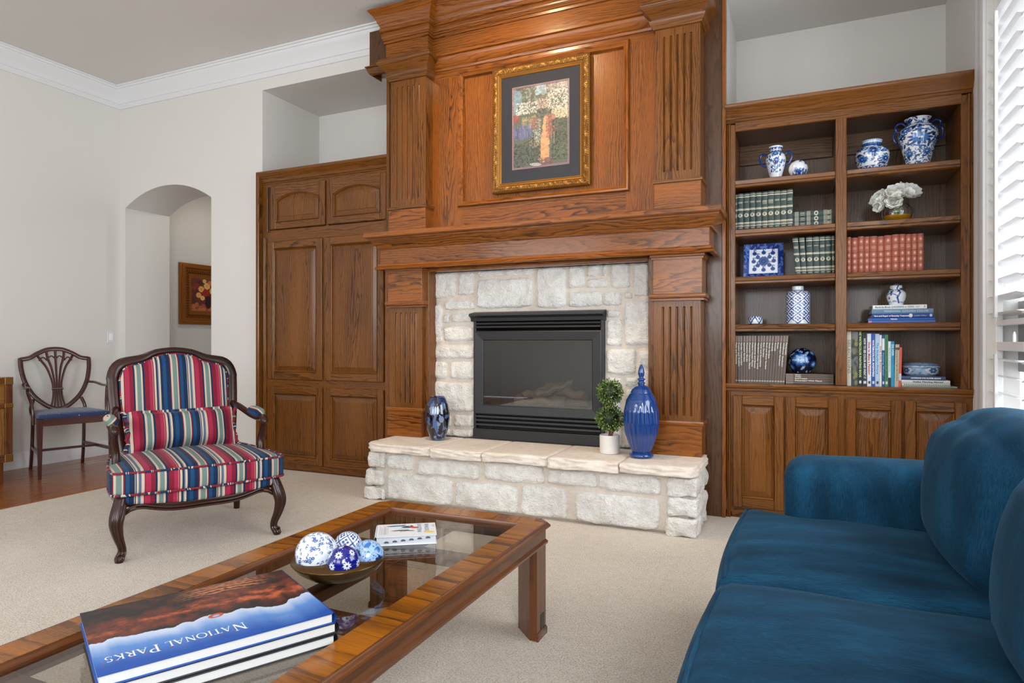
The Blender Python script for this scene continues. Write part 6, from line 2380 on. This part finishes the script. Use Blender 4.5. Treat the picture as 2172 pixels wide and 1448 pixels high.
im.line([(.20 * gw, .30 * gh), (.37 * gw, .35 * gh)], 2.4, (44, 34, 36))
im.line([(.33 * gw, .22 * gh), (.48 * gw, .215 * gh)], 2, (60, 46, 40))
grey = im.a.mean(axis=2, keepdims=True)
rg = np.random.RandomState(4).uniform(.8, 1.2, im.a.shape[:2])[..., None]
im.a = (im.a * .74 + grey * .26) * rg * .88 + np.array(lin((70, 76, 80))) * .12  # mutes the print and mixes the glass's greyish reflection haze into its colours
mb = MB()
grid(mb, im, lambda s, t: (A0 + (A1 - A0) * s, ym_ + .0022, B0 + (B1_ - B0) * t))
mb.build('print', PRINT, gp, ang=180)
mbox('picture_glass', GLASS_PIC, gp, mx0, mx1, PYF - .008, PYF - .0065, mz0, mz1, b=0)

# ------------------------------------------------------------------ flower painting in the hall
fpn = thing('flower_painting', 'ornate gilt-framed flower still life in the hall beyond the arch', 'painting', (-6.59, 5.7, 1.3))
HX = -6.598
HY0, HY1, HZ0, HZ1 = 5.272, 6.10, 1.302, 2.020
PX3 = lambda u, v, h: (HX + h, u, v)
hl = [(HY0, HZ0), (HY0, HZ1), (HY1, HZ1), (HY1, HZ0)]
hl = hl[::-1]
mb = MB()
mould(mb, [(0, 0), (0, .030), (-.018, .034), (-.022, .050), (-.050, .054), (-.062, .044), (-.066, .036), (-.125, .022), (-.135, .024), (-.145, .016), (-.165, .012), (-.17, 0)], hl, True, PX3)
gfm = mb.build('gilt_frame', plain('old_gold', (168, 104, 44), .35, .7), fpn, ang=30)
mb = MB()
for (o_, st) in ((.082, .030), (.105, .026)):
    for side in range(4):
        (ay, az), (by, bz) = hl[side], hl[(side + 1) % 4]
        L = math.hypot(by - ay, bz - az)
        dy, dz = (by - ay) / L, (bz - az) / L
        ny, nz_ = -dz, dy
        n = int((L - 2 * o_) / st)
        for k in range(n):
            s_ = o_ + (k + .5) * (L - 2 * o_) / n
            cy_, cz_ = ay + dy * s_ + ny * o_, az + dz * s_ + nz_ * o_
            r_ = st * .55
            h0 = HX + .026
            pts = [(h0, cy_ - dy * r_, cz_ - dz * r_), (h0, cy_ - ny * r_, cz_ - nz_ * r_), (h0, cy_ + dy * r_, cz_ + dz * r_), (h0, cy_ + ny * r_, cz_ + nz_ * r_), (h0 + .018, cy_ + (dy + ny) * r_ * .3, cz_ + (dz + nz_) * r_ * .3)]
            mb.add(pts, [(0, 1, 4), (1, 2, 4), (2, 3, 4), (3, 0, 4)], gc=pts)
o = mb.build('frame_relief', plain('dark_gold', (112, 70, 32), .4, .6), fpn)
o['kind'] = 'stuff'
im = Img(110, 96, (96, 48, 32))
q = random.Random(9)


def daub2(n, x0, x1, y0, y1, r0, r1, cols, al=.8):
    for _ in range(n):
        im.blob(q.uniform(x0, x1) * 110, q.uniform(y0, y1) * 96, q.uniform(r0, r1), q.uniform(r0, r1), q.uniform(0, 3), q.choice(cols), al)


daub2(120, 0, 1, .3, 1, 4, 9, ((104, 54, 36), (80, 40, 28), (124, 66, 44)))
daub2(80, 0, 1, 0, .2, 3, 8, ((176, 92, 60), (150, 76, 48), (190, 108, 72)))
im.blob(52, 26, 10, 19, 0, (46, 26, 30))
for (x_, y_, r_, c) in ((30, 64, 9, (226, 160, 84)), (48, 74, 10, (230, 176, 100)), (66, 60, 10, (236, 186, 100)), (44, 54, 10, (170, 40, 36)), (22, 46, 8, (228, 160, 96)), (58, 84, 7, (206, 120, 90)), (76, 72, 8, (150, 50, 40)), (34, 38, 7, (236, 176, 120)), (14, 74, 7, (150, 40, 34)), (40, 88, 6, (222, 170, 100)), (84, 56, 8, (220, 150, 84)), (74, 30, 6, (224, 150, 100)), (86, 40, 6, (190, 90, 60))):
    im.blob(x_, y_, r_, r_, 0, tuple(int(k * .7) for k in c))
    im.flower(x_, y_, r_, 7, c, tuple(int(k * .85) for k in c), .3, .4)
mb = MB()
grid(mb, im, lambda s, t: (HX + .012, HY1 - .165 - (HY1 - HY0 - .33) * (1 - s) if False else HY0 + .165 + (HY1 - HY0 - .33) * s, HZ0 + .165 + (HZ1 - HZ0 - .33) * t))
mb.build('canvas', CANVAS, fpn, ang=180)

# ------------------------------------------------------------------ books on the coffee table
def local_frame(o, ex):
    ex = Vector(ex).normalized()
    return Vector(o), ex, Vector((-ex.y, ex.x, 0))


def table_book(z0, H, o, ex, Lx, Ly, label, cover, spinec, img=None, name='coffee_table_book', pagec=PAGES, txt=None):
    """big book lying flat: origin at the foot of its spine, ex along its width, spine on x=0"""
    O, X, Y = local_frame(o, ex)
    Pt = lambda u, w, z: (O.x + X.x * u + Y.x * w, O.y + X.y * u + Y.y * w, z)
    t = thing(name, label, 'book', Pt(Lx / 2, Ly / 2, z0))
    mb = MB()
    cl = tuple(lin(spinec))
    for (a, b_) in ((z0, z0 + .003), (z0 + H - .003, z0 + H)):
        v, f = box(0, Lx, 0, Ly, a, b_, .0008)
        mb.add([Pt(*p) for p in v], f, col=cl)
    vs, fs = [], []
    m = 7
    for i in range(m):
        a = -PI / 2 + PI * i / (m - 1)
        for w in (0, Ly):
            vs.append(Pt(-.006 * math.cos(a) - .001, w, z0 + H / 2 + H / 2 * math.sin(a)))
    fs = [(2 * i, 2 * i + 1, 2 * i + 3, 2 * i + 2) for i in range(m - 1)]
    mb.add(vs, fs, col=cl, smooth=True)
    mb.build('cover', CLOTHP, t)
    v, f = box(.002, Lx - .004, .004, Ly - .004, z0 + .003, z0 + H - .003, 0)
    MB().add([Pt(*p) for p in v], f).build('page_block', pagec, t)
    if img is not None:
        mb = MB()
        grid(mb, img, lambda s, w: Pt(Lx * s, Ly * w, z0 + H + .0004))
        mb.build('cover_picture', PRINT, t, ang=180)
    return t, Pt, X, Y


O_ = (-1.290, 1.349)
XB = (-.213, -.404, 0)
table_book(TG, .0245, (-1.287, 1.352, 0), XB, .455, .352, 'black-edged picture book at the bottom of the large stack', None, (26, 28, 32))
table_book(TG + .0247, .0245, (-1.286, 1.356, 0), XB, .456, .350, 'dark-jacketed picture book in the middle of the large stack', None, (34, 36, 44))
iw, ih = 300, 230
im = Img(iw, ih, (40, 110, 190))
q = random.Random(3)
xx_, yy_ = np.meshgrid(np.arange(iw) / iw, np.arange(ih) / ih)
MN = lambda fx, fy, sd: np.array([[mnoise.noise(Vector((i / iw * fx, j / ih * fy, sd))) for i in range(0, iw)] for j in range(0, ih)])
N1, N2, N3 = MN(5, 5, 2.0), MN(16, 13, 5.0), MN(46, 40, 7.0)
hor = .585 + .035 * np.sin(xx_ * 6 + .6) + .075 * N1[120] + .05 * N2[120] + .012 * N3[120] - .10 * np.clip(.22 - xx_, 0, 1)
sky = np.clip((yy_ - hor + .03) / .40, 0, 1)[..., None]
C0, C1, C2 = (np.array(lin(c)) for c in ((206, 214, 228), (84, 132, 196), (16, 74, 158)))
im.a = np.where(sky < .45, C0 + (C1 - C0) * sky / .45, C1 + (C2 - C1) * (sky - .45) / .55)
cl = np.clip(N1 * 1.3 + N2 * .4 - .1, 0, 1)[..., None] * np.clip(1 - sky * 1.3, 0, 1)
im.a = im.a * (1 - .6 * cl) + C0 * .6 * cl
t_ = np.clip(yy_ / hor, 0, 1)
ridge = np.sin(t_ * 17 + 5 * N1 + xx_ * 6) * .5 + N2 * 1.1 + N3 * .7
band = np.exp(-((t_ - .70 + .12 * np.sin(xx_ * 4)) / .20) ** 2) * (1 - .45 * xx_)
g_ = np.clip(.10 + .62 * band + ridge * .36 * (.5 + band) - .12 * (t_ < .45) * (xx_ > .45), 0, 1)[..., None]
D0, D1, D2 = (np.array(lin(c)) for c in ((22, 18, 20), (104, 46, 30), (180, 88, 52)))
land = np.where(g_ < .5, D0 + (D1 - D0) * g_ * 2, D1 + (D2 - D1) * (g_ - .5) * 2)
rock = np.exp(-((xx_ - .34) / .20) ** 4) * np.exp(-((t_ - .16 - .2 * (xx_ - .34)) / .16) ** 4)
strat = np.clip(.45 + .55 * np.sin(t_ * 95 + 7 * N1 + 9 * xx_) + .8 * N3, 0, 1)[..., None]
land = land * (1 - rock[..., None]) + (np.array(lin((52, 32, 26))) * (1 - strat) + np.array(lin((196, 122, 78))) * strat) * rock[..., None]
im.a = np.where((yy_ < hor)[..., None], land, im.a)
im.blob(.47 * iw, .575 * ih, 11, 8, .2, (176, 80, 44))
im.blob(.47 * iw, .580 * ih, 5, 3.6, .2, (150, 170, 206))
t, Pt, X, Y = table_book(TG + .0494, .0250, (-1.290, 1.349, 0), XB, .457, .353, 'NATIONAL PARKS picture book with canyon cover, top of the large stack', None, (20, 70, 150), im)
ztx = TG + .0494 + .0250 + .0008
WHI = ink((240, 242, 246))
GLY = {'N': [(.1, 0, .1, 1, .05), (.1, 1, .62, 0, .13), (.62, 0, .62, 1, .05), (0, 0, .2, 0, .04), (0, 1, .16, 1, .04), (.52, 1, .72, 1, .04)],
       'A': [(.04, 0, .34, 1, .05), (.34, 1, .64, 0, .12), (.15, .36, .52, .36, .05), (-.04, 0, .16, 0, .04), (.5, 0, .74, 0, .04)],
       'T': [(.3, 0, .3, 1, .11), (0, .98, .6, .98, .05), (.01, .82, .01, 1, .03), (.59, .82, .59, 1, .03), (.18, 0, .42, 0, .04)],
       'I': [(.14, 0, .14, 1, .11), (.02, 0, .26, 0, .04), (.02, 1, .26, 1, .04)],
       'L': [(.14, 0, .14, 1, .11), (.02, 1, .26, 1, .04), (.02, .02, .5, .02, .05), (.5, 0, .5, .2, .04)],
       'P': [(.14, 0, .14, 1, .11), (.02, 0, .26, 0, .04), (.02, .98, .3, .98, .05), ('arc', .28, .74, .22, .24, -90, 90, .05, .11), (.14, .5, .3, .5, .05)],
       'R': [(.14, 0, .14, 1, .11), (.02, 0, .26, 0, .04), (.02, .98, .3, .98, .05), ('arc', .28, .74, .22, .24, -90, 90, .05, .11), (.14, .5, .3, .5, .05), (.3, .5, .62, 0, .11), (.54, 0, .72, 0, .04)],
       'K': [(.14, 0, .14, 1, .11), (.02, 0, .26, 0, .04), (.02, 1, .26, 1, .04), (.16, .42, .54, 1, .05), (.26, .56, .62, 0, .11), (.44, 1, .64, 1, .04), (.52, 0, .72, 0, .04)],
       'O': [('arc', .4, .5, .36, .49, 0, 360, .05, .11)],
       'S': [('arc', .26, .74, .19, .24, 60, 250, .06, .09), ('arc', .26, .26, .21, .25, -120, 70, .06, .10), (.40, .78, .40, .98, .03), (.06, .02, .06, .24, .03)]}
ADV = {'N': .82, 'A': .76, 'T': .68, 'I': .36, 'O': .88, 'L': .60, 'P': .62, 'R': .74, 'K': .76, 'S': .56}


def serif(mb, s_, size, x, y, track, P_):
    for c in s_:
        if c == ' ':
            x += size * .55
            continue
        for g_ in GLY[c]:
            if g_[0] == 'arc':
                _, cx_, cy_, rx, ry, a0, a1, w0, w1 = g_
                pts = [math.radians(a0 + (a1 - a0) * i / 20) for i in range(21)]
                vs = []
                for a in pts:
                    w_ = (w0 + (w1 - w0) * abs(math.cos(a))) / 2
                    vs += [P_(x + size * (cx_ + (rx + w_) * math.cos(a)), y + size * (cy_ + (ry + w_) * math.sin(a))), P_(x + size * (cx_ + (rx - w_) * math.cos(a)), y + size * (cy_ + (ry - w_) * math.sin(a)))]
                mb.add(vs, [(2 * i, 2 * i + 2, 2 * i + 3, 2 * i + 1) for i in range(20)])
            else:
                x0_, y0_, x1_, y1_, w_ = g_
                L_ = math.hypot(x1_ - x0_, y1_ - y0_)
                nx2, ny2 = -(y1_ - y0_) / L_ * w_ / 2, (x1_ - x0_) / L_ * w_ / 2
                vs = [P_(x + size * a, y + size * b_) for a, b_ in ((x0_ + nx2, y0_ + ny2), (x0_ - nx2, y0_ - ny2), (x1_ - nx2, y1_ - ny2), (x1_ + nx2, y1_ + ny2))]
                mb.add(vs, [(0, 1, 2, 3)])
        x += size * ADV[c] + track
    return x


mb = MB()
zt_ = [ztx]


def PP(u, w):
    zt_[0] += 1e-7
    return Pt(u, w, zt_[0])


x_ = serif(mb, 'N', .035, .177, .280, .001, PP)
x_ = serif(mb, 'ATIONAL', .0253, x_, .2805, .0008, PP)
x_ = serif(mb, 'P', .035, x_ + .009, .280, .0, PP)
serif(mb, 'ARKS', .0253, x_, .2805, .0008, PP)
mb.build('lettering', WHI, t)
mb = MB()
for k in range(17):
    u, w = .062 + k * .0238, .3125
    for (du, dw) in ((0, 0),):
        vs = [Pt(u + a, w + b_, ztx) for a, b_ in ((-.002, 0), (0, -.0026), (.002, 0), (0, .0026))]
        mb.add(vs, [(0, 1, 2, 3)])
o = mb.build('red_lettering', ink((190, 44, 66)), t)
o['kind'] = 'stuff'

# bird field guide
iw, ih = 120, 90
im = Img(iw, ih, (222, 226, 230))
im.rect(0, iw, 0, ih, (228, 230, 233))
bd = [(38, 74, 15, 5, .1, (70, 132, 180)), (52, 76, 7, 4, .5, (50, 90, 140)), (27, 73, 9, 3, -.2, (60, 80, 110)),
      (64, 62, 15, 5, -.15, (56, 52, 66)), (76, 58, 9, 6, -.3, (206, 84, 52)), (58, 68, 9, 2.4, .3, (40, 40, 52)), (70, 70, 3, 6, .3, (170, 60, 54)),
      (44, 40, 15, 3.2, .1, (40, 38, 44)), (56, 38, 9, 5, .3, (90, 90, 96)), (66, 36, 10, 2.6, -.2, (44, 42, 48)), (50, 34, 6, 2, .8, (150, 150, 154)),
      (106, 22, 10, 7, -.1, (240, 204, 92)), (97, 26, 4, 3.4, 0, (226, 190, 110)), (55, 54, 10, 4, .1, (196, 200, 206))]
for (x_, y_, a, b_, r_, c) in bd:
    im.blob(x_, y_, a, b_, r_, c)
for k in range(7):
    im.rect(6 + k * 2.6, 7.2 + k * 2.6, 14, 76 - (k % 3) * 8, (176, 180, 186))
im.rect(112, 117, 60, 66, (150, 110, 90), .6)
im.rect(112, 117, 70, 76, (120, 120, 120), .6)
t, Pt, X, Y = table_book(TG, .032, (-1.315, 1.811, 0), (.165, .108, 0), .205, .148, 'white paperback bird field guide with thumb index, at the far end of the table', None, (226, 229, 234), im, 'field_guide', plain('grey_white_pages', (206, 210, 218), .8))
ztx = TG + .0328
GI = ink((120, 136, 160))
text('EASTERN', .026, Pt(.150, .075, ztx), -Vector(Y), X, GI, t, fit=.098) if False else text('EASTERN', .020, Pt(.146, .086, ztx), -Vector(Y), X, GI, t, fit=.100)
text('BIRDS', .020, Pt(.172, .092, ztx), -Vector(Y), X, GI, t, fit=.082)
mb = MB()
for k in range(6):
    u = .035 + k * .028
    zc = TG + .010 + .0022 * k
    vs = [Pt(u, -.0006 + .0042, zc)] + [Pt(u + .0085 * math.cos(PI * a / 8), -.0006 + .0042 - .0045, zc + .0062 * math.sin(PI * a / 8)) for a in range(9)]
    mb.add([Pt(u - .0085, -.0006, zc)] + [Pt(u + .0085 * math.cos(PI - PI * a / 8), -.0006, zc + .0066 * math.sin(PI * a / 8)) for a in range(1, 9)], [tuple(range(9))])
o = mb.build('thumb_index', ink((72, 78, 90)), t)
